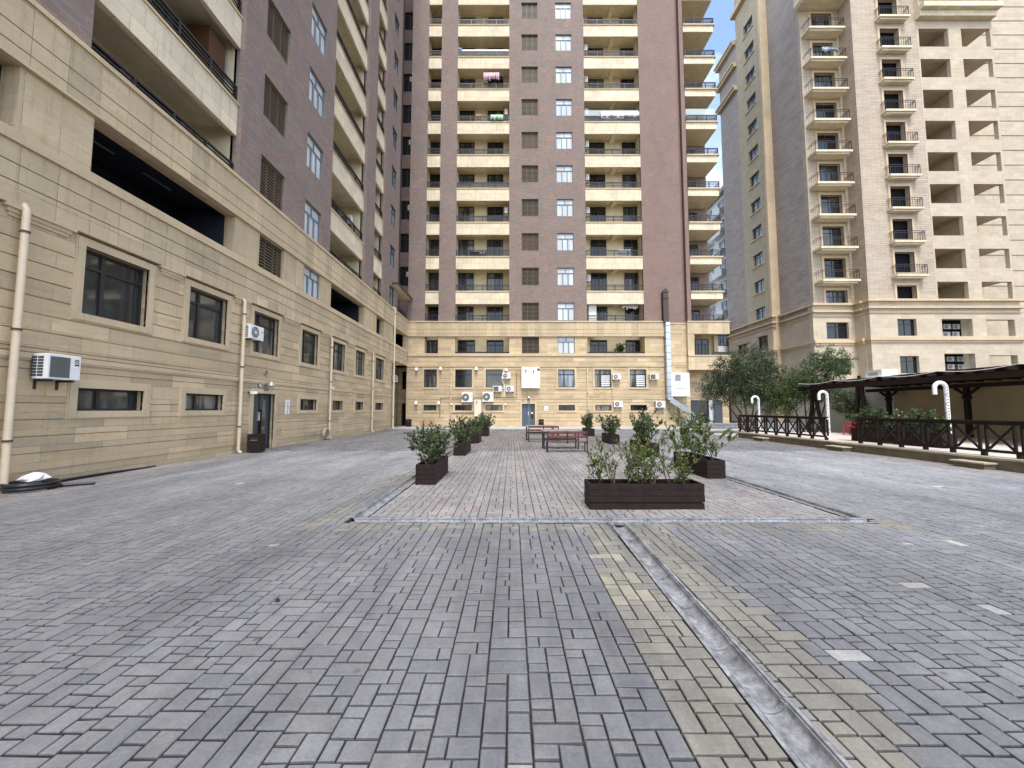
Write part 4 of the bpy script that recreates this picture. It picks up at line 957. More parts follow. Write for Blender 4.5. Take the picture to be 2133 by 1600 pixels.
# cables on the centre facade
def cable(pts, label, r=.018):
    mb = MB(); mb.tube([cy(a, b_, .06) for a, b_ in pts], r, 6); tag(mb.build('cable', M['black']), label, 'cable')
cable([(916, 870), (917, 829), (940, 828.5), (972, 828.5)], 'dark cable dropping beside the first basement window then running right')
cable([(985, 829), (1008, 829)], 'short dark cable between the two big air conditioners')
cable([(1027, 828), (1076, 828), (1076, 776)], 'dark cable running right and up below the white double cabinet')
cable([(938, 888), (938, 861), (975, 861), (990, 861)], 'dark cable rising from the ground below the second basement window')
cable([(1274, 795), (1275, 832)], 'thin dark cable hanging below the air conditioner right of the blinds', .01)
mb = MB(); mb.tube([cy(a, b_, .09) for a, b_ in ((1048, 780), (1045, 786), (1047, 797), (1051, 803), (1050, 826))], .035, 8); tag(mb.build('cable', M['white']), 'white insulated pipe looping down beside the dark window', 'pipe')

def floodlight(loc, rz, label):
    o = empty('wall_lamp', loc, rz, label, 'lamp'); OFF[o] = Vector((0, 0, 0))
    mb = MB(); mb.tube([(0, 0, 0), (0, -.12, .03), (0, -.2, .02)], .03, 8); mb.build('arm', M['greyframe'], o)
    mb = MB(); mb.lathe([(.02, .14), (.07, .12), (.13, 0), (.12, -.03), (.05, -.05)], (0, -.22, 0), 16); mb.build('shade', M['steel'], o)
    mb = MB(); mb.box(-.12, .12, -.05, 0, -.2, -.06); mb.build('mount', M['greyframe'], o)
    return o
q = ly(552, 803); floodlight((LX+.02, q[1], q[2]), R(90), 'grey wall lamp above the left entrance door')
q = cy(1101, 829); floodlight((q[0], 34.08, q[2]), 0, 'grey wall lamp above the blue centre door')
def disc(loc, axis, r, name, m_, label, cat, t=.05):
    mb = MB(); a = Vector(loc); mb.cyl(a, a+Vector(axis)*t, r, 20); mb.m = 1; mb.cyl(a+Vector(axis)*t, a+Vector(axis)*(t+.01), r*.6, 16)
    tag(mb.build(name, m_), label, cat)
q = ly(552, 776); disc(q, (1, 0, 0), .11, 'wall_vent', [M['trim'], M['coping']], 'round beige wall vent above the left entrance lamp', 'vent')
q = ly(539, 803); disc(q, (1, 0, 0), .075, 'bell', [M['greyframe'], M['whitecloth']], 'round grey alarm bell left of the lamp above the left door', 'alarm')
q = cy(1090, 835); disc(q, (0, -1, 0), .1, 'bell', [M['greyframe'], M['steel']], 'round grey alarm bell above the blue centre door', 'alarm')
def camera_(loc, rz, label):
    o = empty('security_camera', loc, rz, label, 'camera'); OFF[o] = Vector((0, 0, 0))
    mb = MB(); mb.box(-.04, .04, -.28, -.05, -.05, .05); mb.build('housing', M['white'], o, bevel=.01)
    mb = MB(); mb.tube([(0, 0, .0), (0, -.06, .0)], .03, 8); mb.cyl((0, -.28, 0), (0, -.285, 0), .03, 10); mb.build('lens', M['black'], o)
q = ly(517, 818); camera_((LX, q[1], q[2]), R(120), 'small white security camera left of the left entrance door')
q = ly(684, 808); camera_((LX+.15, q[1], q[2]), R(60), 'small white security camera on the drainpipe near the hose coil')
# signs
def sign(frk, px, py, w_, h_, label, figs=True):
    if frk == 'L': x, y, z = ly(px, py); fr_ = FL; u = y
    else: x, y, z = cy(px, py); fr_ = FN; u = x
    mb = MB(); fr_.box(mb, u-w_/2, u+w_/2, 0, .012, z-h_/2, z+h_/2)
    mb.m = 1; fr_.box(mb, u-w_*.16, u+w_*.16, .012, .015, z-h_*.36, z-h_*.02); fr_.box(mb, u-w_*.10, u+w_*.10, .012, .016, z+.0, z+h_*.33)
    fr_.box(mb, u-w_*.3, u+w_*.3, .012, .0145, z-h_*.44, z-h_*.40)
    tag(mb.build('wall_sign', [M['white'], M['purple']]), label, 'sign')
sign('L', 599, 842, .3, .36, 'white sign with purple figure between the left door and a basement window')
sign('L', 598, 857, .3, .26, 'small pale sign under the purple figure sign')
sign('N', 1138, 851, .34, .4, 'faded white sign on the wall right of the blue centre door')
# ---- balcony extras
def cloth(name, x0, x1, z0, z1, y, m_, label, seed=0, cat='laundry'):
    mb = MB(); n = 26; rr = random.Random(seed); bot = [z0+rr.uniform(-.08, .18) for _ in range(n+1)]
    P = [(x0+(x1-x0)*k/n, y+.035*math.sin(k*1.7+seed)) for k in range(n+1)]
    for k in range(n):
        a, b_ = P[k], P[k+1]; bz = bot[k//3*3]; mb.face([(a[0], a[1]-.03, bz), (b_[0], b_[1]-.03, bz), (b_[0], b_[1], z1), (a[0], a[1], z1)], smooth=True)
    o = mb.build(name, m_); tag(o, label, cat); md = o.modifiers.new('s', 'SOLIDIFY'); md.thickness = .012; return o
def cz(py): return cy(1066, py)[2]
cloth('laundry', cy(1007, 160)[0], cy(1040, 160)[0], cz(169), cz(153), 34.0, M['pink'], 'pink and white sheets hung above a middle loggia railing', 1)
cloth('laundry', cy(1040.5, 160)[0], cy(1048, 160)[0], cz(168), cz(153), 34.0, M['hose'], 'small dark garment hung right of the pink sheets', 2)
cloth('laundry', cy(1022, 240)[0], cy(1048, 240)[0], cz(251), cz(240), 34.03, M['greengl'], 'pale green cloth over the railing one floor below the pink sheets', 3)
cloth('laundry', cy(1252, 235)[0], cy(1333, 235)[0], cz(245), cz(231), 34.2, M['whitecloth'], 'row of white laundry across a right-hand loggia', 4)
cloth('laundry', cy(1300, 637)[0], cy(1332, 637)[0], cz(641), cz(631), 34.6, M['whitecloth'], 'white clothes on a line in the lowest right-hand loggia', 5)
cloth('laundry', 31.2, 32.8, 37.0+.35, 37.95, 36.35, M['gblue'], 'blue and white clothes on a tan tower balcony second from the top', 6)
cloth('laundry', cy(1288, 523)[0], cy(1315, 523)[0], cz(531), cz(519), 34.25, M['whitecloth'], 'white sheets behind the railing of a right-hand loggia three floors above the stone band', 11)
cloth('laundry', cy(955, 100)[0], cy(962, 100)[0], cz(103), cz(98), 34.2, M['blue'], 'tiny blue cloth at the left end of an upper middle loggia', 12)
mb = MB(); a = cy(978, 528); mb.box(a[0], a[0]+1.5, 34.25, 34.6, a[2]-.1, a[2]+.22); mb.m = 1; mb.box(a[0]+.9, a[0]+1.4, 34.22, 34.249, a[2], a[2]+.18); tag(mb.build('storage_box', [M['black'], M['white']]), 'dark storage box with a white patch on a middle loggia', 'box')
mb = MB(); a = cy(991, 240); mb.box(a[0], a[0]+.5, 34.3, 34.34, a[2]-.3, a[2]+.25); tag(mb.build('wooden_board', M['card']), 'brown wooden board standing between the doors of the green cloth loggia', 'board')
def screen(x0, x1, z0, z1, y, label, side=None):
    mb = MB(); mb.box(x0, x1, y-.01, y, z0, z1)
    if side: mb.box(side-.01, side, y, y+1.6, z0, z1)
    tag(mb.build('glass_screen', M['clear']), label, 'glass screen')
screen(6.8, 11.85, PZ0+1.3+FP*5, PZ0+2.4+FP*5, 34.25, 'clear glass wind screen behind the railing of a right-hand loggia')
screen(16.25, 19.0, PZ0+.45+.8+FP*5, PZ0+2.5+FP*5, 34.2, 'clear glass wind screen on a corner balcony', 19.0)
screen(-5.05, -.3, PZ0+1.25+FP*3, PZ0+1.78+FP*3, 34.25, 'low tinted glass behind a middle loggia railing')
mb = MB(); mb.box(-5.05, -.3, 34.22, 34.24, PZ0+1.23+FP*7, PZ0+2.0+FP*7); tag(mb.build('balcony_sheet', M['white']), 'white panel sheeting behind the railing under the pink sheets', 'panel')
mb = MB(); mb.box(7.0, 7.7, 34.5, 34.55, 9.45, 11.0); tag(mb.build('white_panel', M['white']), 'narrow white panel at the left end of the lowest right-hand loggia', 'panel')
mb = MB(); mb.box(-10.9, -10.0, 11.9, 12.6, 12.2, 14.2); tag(mb.build('wardrobe', M['brownpanel']), 'brown wooden wardrobe standing on the near left balcony', 'wardrobe')

# ============================================================ THINGS ON THE GROUND
def leafquad(mb, p, d, n, L_, W_, c):
    mb.c = c; s_ = d.cross(n).normalized()*W_/2
    mb.face([p, p+d*L_*.45+s_, p+d*L_, p+d*L_*.45-s_], [(0, 0), (1, 0), (1, 1), (0, 1)])
def leafcol(rr, lo=(.035, .065, .02), hi=(.11, .17, .05)):
    f = rr.random()**1.3; k = 1+rr.gauss(0, .1); return tuple(max(.01, (a+(b_-a)*f)*k) for a, b_ in zip(lo, hi))
def rvec(rr):
    while True:
        v = Vector((rr.uniform(-1, 1), rr.uniform(-1, 1), rr.uniform(-1, 1)))
        if .05 < v.length < 1: return v.normalized()
def shrub(par, base, spots, seed, ht=1.0, spread=.45, leaves=22, L_=.075, cols=None, lean=(0, 0)):
    """several woody stems, each forking, with leaves along the upper forks"""
    rr = random.Random(seed); st = MB(); lf = MB(); cols = cols or ((.03, .055, .018), (.14, .21, .055))
    for (sx, sy) in spots:
        p0 = Vector((base[0]+sx, base[1]+sy, base[2]))
        for s_ in range(rr.randint(4, 5)):
            d = Vector((rr.gauss(0, spread)+lean[0], rr.gauss(0, spread)+lean[1], 1)).normalized(); h = ht*rr.uniform(.65, 1.08)
            pts = [p0]; 
            for k in range(1, 5): pts.append(p0+d*h*k/4+Vector((rr.gauss(0, .02), rr.gauss(0, .02), 0))*k)
            st.tube(pts, [.009, .008, .006, .004, .002], 5, False)
            for k in range(11):
                t_ = rr.uniform(.15, 1); i = min(3, int(t_*4)); q0 = pts[i].lerp(pts[i+1], t_*4-i)
                bd = (d+rvec(rr)*.9).normalized(); bl = h*rr.uniform(.12, .30); q1 = q0+bd*bl
                st.tube([q0, q0+bd*bl*.5+Vector((0, 0, .01)), q1], [.004, .003, .0015], 4, False)
                for j in range(leaves):
                    f = rr.uniform(.25, 1.05); p = q0.lerp(q1, f); ld = (bd*.5+rvec(rr)+Vector((0, 0, .25))).normalized(); nn = (rvec(rr)+Vector((0, 0, 1.2))).normalized()
                    leafquad(lf, p, ld, nn, L_*rr.uniform(.6, 1.2), L_*.48*rr.uniform(.8, 1.1), leafcol(rr, *cols))
    a = lf.build('foliage', M['leaf'], par); b_ = st.build('stem', M['bark'], par)
def planter_box(name, label, loc, W, D, H_, gap=False, rz=0, group='wooden planters on the courtyard'):
    o = empty(name, loc, rz, label, 'planter', group); OFF[o] = Vector((0, 0, 0))
    mb = MB(); t_ = .028; nb = 4; bh = H_/nb
    for k in range(nb):
        z0 = k*bh+.004+(.012 if gap and k else 0); z1 = (k+1)*bh-.001+(.012 if gap and k else 0); j = random.uniform(-.002, .002)+(.006 if gap and k else 0)
        mb.box(-W/2-j, W/2+j, -D/2-j, -D/2+t_-j, z0, z1); mb.box(-W/2-j, W/2+j, D/2-t_, D/2, z0, z1)
        mb.box(-W/2-j, -W/2+t_-j, -D/2+t_, D/2-t_, z0, z1); mb.box(W/2-t_+j, W/2+j, -D/2+t_, D/2-t_, z0, z1)
    mb.build('board_side', M['wood'], o, bevel=.003)
    mb = MB(); mb.box(-W/2+t_, W/2-t_, -D/2+t_, D/2-t_, .05, H_-.07); mb.build('soil', M['soil'], o)
    return o
GR = 'wooden planters on the courtyard'
c1_ = ((.035, .06, .025), (.17, .22, .085)); c2_ = ((.045, .08, .02), (.23, .29, .06))
def shr(o, n, W, D, H_, seed, ht, spread=.33, leaves=20, L_=.07, cols=c1_, lean=(0, 0)):
    rr = random.Random(seed); spots = [(rr.uniform(-W*.3, W*.3), -D/2+D*(i+.5)/n) if D > W else (-W/2+W*(i+.5)/n+rr.uniform(-.03, .03), rr.uniform(-D*.2, D*.2)) for i in range(n)]
    s_ = empty('shrub', (0, 0, 0)); s_.location = (o.location.x, o.location.y, o.location.z+H_-.09); OFF[s_] = Vector((0, 0, 0))
    shrub(s_, (0, 0, 0), spots, seed, ht, spread, leaves, L_, cols, lean)
    return s_
rows = [
 (-1.73, 8.55, .40, 1.55, .40, 'front left planter, dark brown box nearest the drain corner', 11, .80, 'leafy dark green shrub leaning left out of the front left planter', (-.12, 0), c1_),
 (-1.70, 13.35, .40, 1.6, .40, 'second planter of the left row', 12, .78, 'green shrub in the second left planter', (-.1, 0), c1_),
 (-1.67, 17.9, .40, 1.6, .40, 'third planter of the left row', 13, .72, 'dense green shrub in the third left planter', (0, 0), c1_),
 (-1.55, 22.4, .40, 1.6, .42, 'farthest planter of the left row', 14, .85, 'shrub in the farthest left planter in front of the stone wall', (.05, 0), c1_),
 (4.43, 9.3, .40, 1.75, .40, 'right-hand planter behind the long front planter', 15, 1.0, 'tall twiggy shrub in the right-hand planter behind the long one', (-.05, 0), c2_),
 (4.42, 13.0, .42, 1.7, .42, 'second planter of the right row, half hidden by the front shrubs', 16, .95, 'shrub in the second right planter', (0, 0), c1_),
 (4.42, 17.4, .40, 1.6, .42, 'third planter of the right row', 17, .85, 'small shrub in the third right planter', (0, 0), c1_),
 (4.42, 22.4, .40, 1.6, .42, 'farthest planter of the right row beside the benches', 18, .85, 'small shrub in the farthest right planter', (0, 0), c1_)]
for (x, y, W, D, H_, lb, sd, ht, sl_, lean, cc) in rows:
    o = planter_box('planter', lb, (x, y, 0), W, D, H_)
    s_ = shr(o, 5 if sd != 15 else 4, W, D-.4, H_, sd, ht*1.05, .32, 32, .052 if sd in (11, 15) else .06, cc, lean); tag(s_, sl_, 'shrub', 'shrubs in the wooden planters')
o = planter_box('planter', 'long dark wooden planter in front, with a gap under its upper boards', (2.03, 6.08, 0), 1.72, .42, .37, gap=True)
s_ = shr(o, 7, 1.5, .2, .37, 31, .70, .26, 13, .045, c2_); tag(s_, 'row of sparse light green shrubs growing in the long front planter', 'shrub', 'shrubs in the wooden planters')

def bench(name, loc, label):
    o = empty(name, loc, 0, label, 'bench', 'benches at the courtyard tables'); OFF[o] = Vector((0, 0, 0)); Ln = 1.42
    for x in (-Ln/2+.02, Ln/2-.02):
        mb = MB(); mb.box(x-.02, x+.02, -.03, .01, 0, .74); mb.box(x-.02, x+.02, .40, .44, 0, .33); mb.box(x-.02, x+.02, .01, .40, .30, .335); mb.box(x-.02, x+.02, .01, .4, .0, .03); mb.build('leg', M['black'], o)
    mb = MB(); mb.box(-.02, .02, -.03, .0, .3, .74); mb.build('post', M['black'], o)
    for z0, z1 in ((.64, .73), (.50, .585)):
        mb = MB(); mb.box(-Ln/2, Ln/2, .012, .04, z0, z1); mb.build('back_slat', M['benchwood'], o, bevel=.004)
    for y0 in (.02, .16, .30):
        mb = MB(); mb.box(-Ln/2, Ln/2, y0, y0+.125, .337, .365); mb.build('seat_slat', M['benchwood'], o, bevel=.004)
    return o
def table(name, loc, label):
    o = empty(name, loc, 0, label, 'table', 'wooden courtyard tables'); OFF[o] = Vector((0, 0, 0)); Ln = 1.42
    mb = MB()
    for k in range(5): mb.box(-Ln/2, Ln/2, -.35+k*.142, -.35+k*.142+.134, .67, .705)
    mb.build('tabletop', M['tablewood'], o, bevel=.004)
    for x in (-Ln/2+.06, Ln/2-.06):
        for y in (-.3, .3):
            mb = MB(); mb.box(x-.025, x+.025, y-.025, y+.025, 0, .66); mb.build('leg', M['black'], o)
    mb = MB(); mb.box(-Ln/2+.085, Ln/2-.085, -.32, -.28, .33, .37); mb.box(-Ln/2+.085, Ln/2-.085, .28, .32, .33, .37)
    for x in (-Ln/2+.06, Ln/2-.06): mb.box(x-.02, x+.02, -.275, .275, .6, .66)
    mb.build('stretcher', M['black'], o)
    return o
b0 = bench('bench', (1.94, 13.55, 0), 'nearer dark red slatted bench with its back to the camera')
copy_tree(b0, loc=(1.47, 18.0, 0), label='farther dark red slatted bench with its back to the camera')
t0 = table('picnic_table', (1.86, 14.95, 0), 'nearer wooden table beyond the nearer bench')
copy_tree(t0, loc=(1.38, 19.3, 0), label='farther wooden table nearest the blue door')

def litter_bin(loc, rz, label, s=1):
    o = empty('litter_bin', loc, rz, label, 'bin', 'dark brown litter bins'); OFF[o] = Vector((0, 0, 0)); W, D, H_ = .42*s, .42*s, .62*s
    mb = MB(); mb.box(-W/2, W/2, -D/2, D/2, .03, H_); mb.build('body', M['wood'], o, bevel=.008)
    mb = MB(); mb.box(-W/2-.01, W/2+.01, -D/2-.01, D/2+.01, H_, H_+.025); mb.build('lid', M['wood'], o)
    mb = MB(); mb.box(-W*.25, W*.25, -D/2-.006, -D/2+.0, H_*.72, H_*.86); mb.build('slot', M['black'], o)
    mb = MB(); mb.box(-W*.25, W*.25, -D/2-.012, -D/2, H_*.70, H_*.72); mb.build('slot_lip', M['steel'], o)
litter_bin((-8.95, 13.55, 0), R(12), 'dark brown litter bin beside the left entrance door')
litter_bin((cy(854, 885)[0], 33.6, 0), 0, 'dark litter bin at the corner beside the open passage doorway')
litter_bin((2.55, 33.7, 0), 0, 'dark litter bin right of the blue centre door')
mb = MB(); a = cy(879, 875); b_ = cy(907, 889); mb.obox(((a[0]+b_[0])/2, 33.75, .36), (.58, 0, 0), (0, .04, -.008), (0, .05, .33)); tag(mb.build('cardboard_sheet', M['card']), 'brown cardboard panel leaning on the wall under the first basement window', 'cardboard')

def coil(name, c, r, m_, label, n=5, tube=.02, upright=False, seed=1):
    rr = random.Random(seed); mb = MB()
    pts = []
    for k in range(n*20):
        a = k*math.pi/10; q = r*(1-.06*math.sin(a*.31+seed)+rr.uniform(-.004, .004)); h = k/20*tube*1.2
        if upright: pts.append((c[0]+h*.7, c[1]+q*math.cos(a)*(1+.03*math.sin(k*.13)), c[2]+r+q*.95*math.sin(a)+.01))
        else: pts.append((c[0]+q*math.cos(a), c[1]+q*math.sin(a), c[2]+tube+h*.8))
    mb.tube(pts, tube, 6); return tag(mb.build(name, m_), label, 'hose')
coil('hose_coil', (-9.0, 7.3, 0), .33, M['hose'], 'coil of thick black hose at the foot of the nearest drainpipe', 6, .022)
mb = MB(); mb.tube([(-8.95, 7.7, .03), (-9.3, 8.0, .025), (-9.34, 8.6, .02), (-9.35, 10.2, .02)], .018, 8); mb.tube([(-9.15, 7.65, .06), (-9.28, 8.1, .05), (-9.3, 8.9, .05), (-9.33, 10.0, .02)], .018, 8); tag(mb.build('hose', M['hose']), 'black hose lying straight along the foot of the left wall', 'hose')
mb = MB(); mb.tube([(-8.75, 7.55, .035), (-8.45, 7.75, .03), (-8.35, 7.8, .03)], .03, 8); tag(mb.build('hose_end', M['hose']), 'short thick hose end sticking out of the black coil', 'hose')
rr = random.Random(5); mb = MB(); 
ring0 = []
for i, (rad, z) in enumerate(((.17, .17), (.2, .21), (.14, .27), (.06, .30), (.0, .31))):
    ring0.append([(-9.03+rad*math.cos(k*math.pi/6)*rr.uniform(.75, 1.2), 7.36+rad*math.sin(k*math.pi/6)*rr.uniform(.7, 1.15), z+rr.uniform(-.015, .015)) for k in range(12)])
for r0, r1 in zip(ring0, ring0[1:]):
    for k in range(12): mb.face([r0[k], r0[(k+1) % 12], r1[(k+1) % 12], r1[k]])
tag(mb.build('plastic_bag', M['bag']), 'crumpled white plastic bag lying on the black hose coil', 'bag')
coil('hose_coil', (-9.3, 19.25, 0), .27, M['hosegrey'], 'coil of grey and black hose leaning on the wall under the third drainpipe', 6, .02, True, 3)

# ============================================================ RIGHT TERRACE
mb = MB(); mb.box(12.1, 12.45, 2, 20.7, -.1, .25); mb.m = 1; mb.box(12.05, 12.5, 1.95, 20.75, .25, .30)
tag(mb.build('terrace_kerb', [M['coping'], M['copinglight']]), 'low brown stone wall edging the raised terrace on the right', 'low wall')
mb = MB(); mb.box(12.5, 22, 2, 20.75, -.1, .28); mb.build('terrace', M['terr'], kind='structure')
for y0, lb in ((9.65, 'nearest small stone step against the terrace wall'), (13.75, 'middle small stone step against the terrace wall'), (18.1, 'farthest small stone step against the terrace wall')):
    o = empty('stone_step', (11.95, y0+.5, 0), 0, lb, 'step', 'stone steps at the terrace wall')
    mb = MB(); mb.box(11.78, 12.09, y0+.05, y0+.72, 0, .13); mb.build('riser', M['coping'], o)
    mb = MB(); mb.box(11.72, 12.09, y0, y0+.77, .13, .17); mb.build('tread', M['copinglight'], o, bevel=.006)
def fence(x, ys, label):
    o = empty('wooden_fence', (x, ys[0], .3), 0, label, 'fence', 'brown wooden fences on the terrace'); 
    mb = MB(); mb.box(x-.06, x+.06, ys[0]-.08, ys[-1]+.08, 1.17, 1.215); mb.box(x-.025, x+.025, ys[0], ys[-1], 1.10, 1.17); mb.build('top_rail', M['wood'], o)
    mb = MB(); mb.box(x-.025, x+.025, ys[0], ys[-1], .40, .47); mb.build('bottom_rail', M['wood'], o)
    for y in ys:
        mb = MB(); mb.box(x-.045, x+.045, y-.045, y+.045, .30, .40)
        for s_ in (-1, 1): mb.box(x-.03, x+.03, y+s_*.075-.022, y+s_*.075+.022, .47, 1.10)
        mb.build('post', M['wood'], o)
    for a, b_ in zip(ys, ys[1:]):
        mb = MB(); mb.bar((x-.006, a+.1, .49), (x-.006, b_-.1, 1.08), .03, .05); mb.bar((x+.03, a+.1, 1.08), (x+.03, b_-.1, .49), .03, .05); mb.build('cross_brace', M['wood'], o)
fence(12.36, [13.72-.715*k for k in range(0, 12)][::-1], 'near section of dark brown fence with crossed braces on the terrace wall')
fence(12.36, [15.2+.72*k for k in range(9)], 'far section of dark brown fence with crossed braces, left of the gap')

def cane(loc, label, H_=2.05):
    o = empty('candy_cane_lamp', loc, 0, label, 'cane lamp', 'white candy cane lights on the terrace'); OFF[o] = Vector((0, 0, 0))
    r = .19; pts = [(0, 0, 0), (0, 0, .6), (0, 0, 1.2), (0, 0, H_-r)]
    for k in range(1, 10): a = math.pi*k/9; pts.append((-r+r*math.cos(a), 0, H_-r+r*math.sin(a)))
    pts.append((-2*r, 0, H_-r-.2)); mb = MB(); mb.tube(pts, .06, 14); mb.m = 1; i = 0; z = .1
    while z < H_-r:
        a = i*2.2; mb.cyl((.055*math.cos(a), .055*math.sin(a), z), (.064*math.cos(a), .064*math.sin(a), z), .019, 6); mb.cyl((-.02, -.055, z+.05), (-.02, -.064, z+.05), .019, 6); z += .1; i += 1
    for k in range(0, 9, 2): a = math.pi*k/9; mb.cyl((-r+r*math.cos(a), -.055, H_-r+r*math.sin(a)), (-r+r*math.cos(a), -.064, H_-r+r*math.sin(a)), .011, 6)
    mb.build('tube', [M['white'], M['blackdot']], o); return o
cane((14.2, 12.55, .28), 'nearest white candy cane light with black dots behind the near fence', 2.1)
cane((14.6, 17.8, .28), 'middle white candy cane light at the end of the far fence', 2.05)
cane((14.3, 22.3, 0), 'farthest white candy cane light in front of the trees', 2.25)
# pergola
PU = .10
pg = empty('pergola', (18.5, 17, .28), 0, 'dark brown wooden pergola with boarded roof on the right terrace', 'pergola')
mb = MB(); mb.box(16.9, 17.1, 9.5, 24, 2.60, 2.82); mb.build('front_beam', M['wood'], pg)
mb = MB(); mb.box(19.8, 20.0, 9.5, 21.5, 2.45, 2.62); mb.build('back_beam', M['wood'], pg)
for k in range(19):
    y = 9.7+.62*k; mb = MB(); mb.bar((16.55, y, 2.90), (20.3, y, 2.76), .08, .14); mb.build('rafter', M['wood'], pg)
mb = MB()
for k in range(12): x = 16.9+k*.3; z = 3.0-(x-16.6)*.035; mb.obox((x+.14, 15.35, z), (.145, 0, -.004), (0, 5.9, 0), (0, 0, .012))
mb.build('roof_board', M['wood'], pg)
def post(x, y, zt, cap):
    mb = MB()
    mb.box(x-.08, x+.08, y-.08, y+.08, .28, zt)
    if cap:
        mb.lathe([(.0, -.16), (.1, -.14), (.17, 0), (.1, .14), (0, .16)], (x, y, zt-.42), 14)
        mb.bar((x, y-.45, zt), (x, y, zt-.35), .09); mb.bar((x, y+.45, zt), (x, y, zt-.35), .09)
    mb.build('post', M['wood'], pg)
post(19.9, 16.8, 2.45, True); post(19.9, 20.3, 2.45, True); post(19.9, 12.5, 2.45, True)
def aframe(x, y):
    mb = MB()
    for s_ in (-1, 1):
        pts = [(x, y+s_*.09, 2.95), (x, y+s_*.12, 2.2), (x, y+s_*.22, 1.5), (x, y+s_*.55, .28)]
        for a, b_ in zip(pts, pts[1:]): mb.bar(a, b_, .12, .16)
    mb.box(x-.05, x+.05, y-.05, y+.05, 2.7, 3.15); mb.build('post', M['wood'], pg)
aframe(17.0, 18.75); aframe(17.0, 21.6); aframe(17.0, 12.2)
mb = MB()
pts = []
for k in range(41):
    y = 10+k*.3; pts.append((16.45, y, 2.98-.10*abs(math.sin(k*math.pi/8))))
mb.tube(pts, .012, 5); tag(mb.build('string_light', M['white']), 'white string light cable drooping along the pergola eave', 'string light')
# garden walls behind
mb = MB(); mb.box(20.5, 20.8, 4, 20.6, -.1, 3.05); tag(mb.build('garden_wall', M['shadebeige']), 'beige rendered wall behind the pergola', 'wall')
mb = MB(); mb.box(20.5, 20.8, 20.62, 28, -.1, 3.05); mb.m = 1; mb.box(20.45, 21.4, 19.5, 28, 3.06, 3.34); tag(mb.build('garden_wall', [M['greyrender'], M['whitewall']]), 'grey rendered wall with a white top left of the beige one', 'wall')
mb = MB(); mb.box(20.6, 21.5, 21.3, 22.3, 3.345, 3.72); mb.m = 1; mb.box(20.58, 20.6, 21.5, 22.1, 3.42, 3.6); tag(mb.build('roof_hatch', [M['whitewall'], M['greyrender']]), 'small white box above the garden wall right of the trees', 'roof box')
mb = MB(); mb.box(14.5, 24, 30.0, 33.8, 0, .16); mb.box(15.2, 24, 31.0, 33.8, .16, .32); mb.build('pavement_step', M['conc'], kind='structure')

# red plastic chairs on the terrace
def chair(loc, rz, label):
    o = empty('plastic_chair', loc, rz, label, 'chair', 'red plastic chairs on the terrace'); OFF[o] = Vector((0, 0, 0))
    mb = MB(); mb.box(-.24, .24, -.24, .22, .41, .44); mb.build('seat', M['red'], o, bevel=.01)
    mb = MB(); 
    for x in (-.2, -.1, 0, .1, .2): mb.bar((x, .2, .44), (x*1.05, .3, .82), .05, .015)
    mb.bar((-.24, .3, .83), (.24, .3, .83), .03, .07); mb.build('backrest', M['red'], o)
    for x in (-.21, .21):
        for y in (-.2, .19): mb = MB(); mb.bar((x*1.1, y*1.1, 0), (x, y, .42), .04); mb.build('leg', M['red'], o)
        mb = MB(); mb.bar((x*1.1, -.2, .62), (x*1.1, .25, .64), .04, .025); mb.bar((x*1.1, -.2, .62), (x, -.2, .44), .03); mb.build('armrest', M['red'], o)
chair((16.1, 18.3, .28), R(200), 'red plastic chair seen through the gap between the fences, left one')
chair((16.5, 17.7, .28), R(150), 'red plastic chair seen through the gap between the fences, right one')
o = planter_box('planter', 'dark red-brown planter on the terrace in the gap between the fences', (13.6, 14.6, .28), .45, 1.3, .5, rz=R(0), group='wooden planters on the courtyard')
s_ = shr(o, 4, .4, 1.2, .5, 41, .75, .5, 26, .1, c1_); tag(s_, 'spreading shrub over the terrace planter in the fence gap', 'shrub', 'shrubs in the wooden planters')
o = planter_box('planter', 'brown planter behind the near fence', (13.7, 12.9, .28), .45, 1.6, .45, group='wooden planters on the courtyard')
s_ = shr(o, 5, .4, 1.5, .45, 42, .75, .45, 28, .1, c1_); tag(s_, 'glossy leafed shrub rising above the near fence', 'shrub', 'shrubs in the wooden planters')

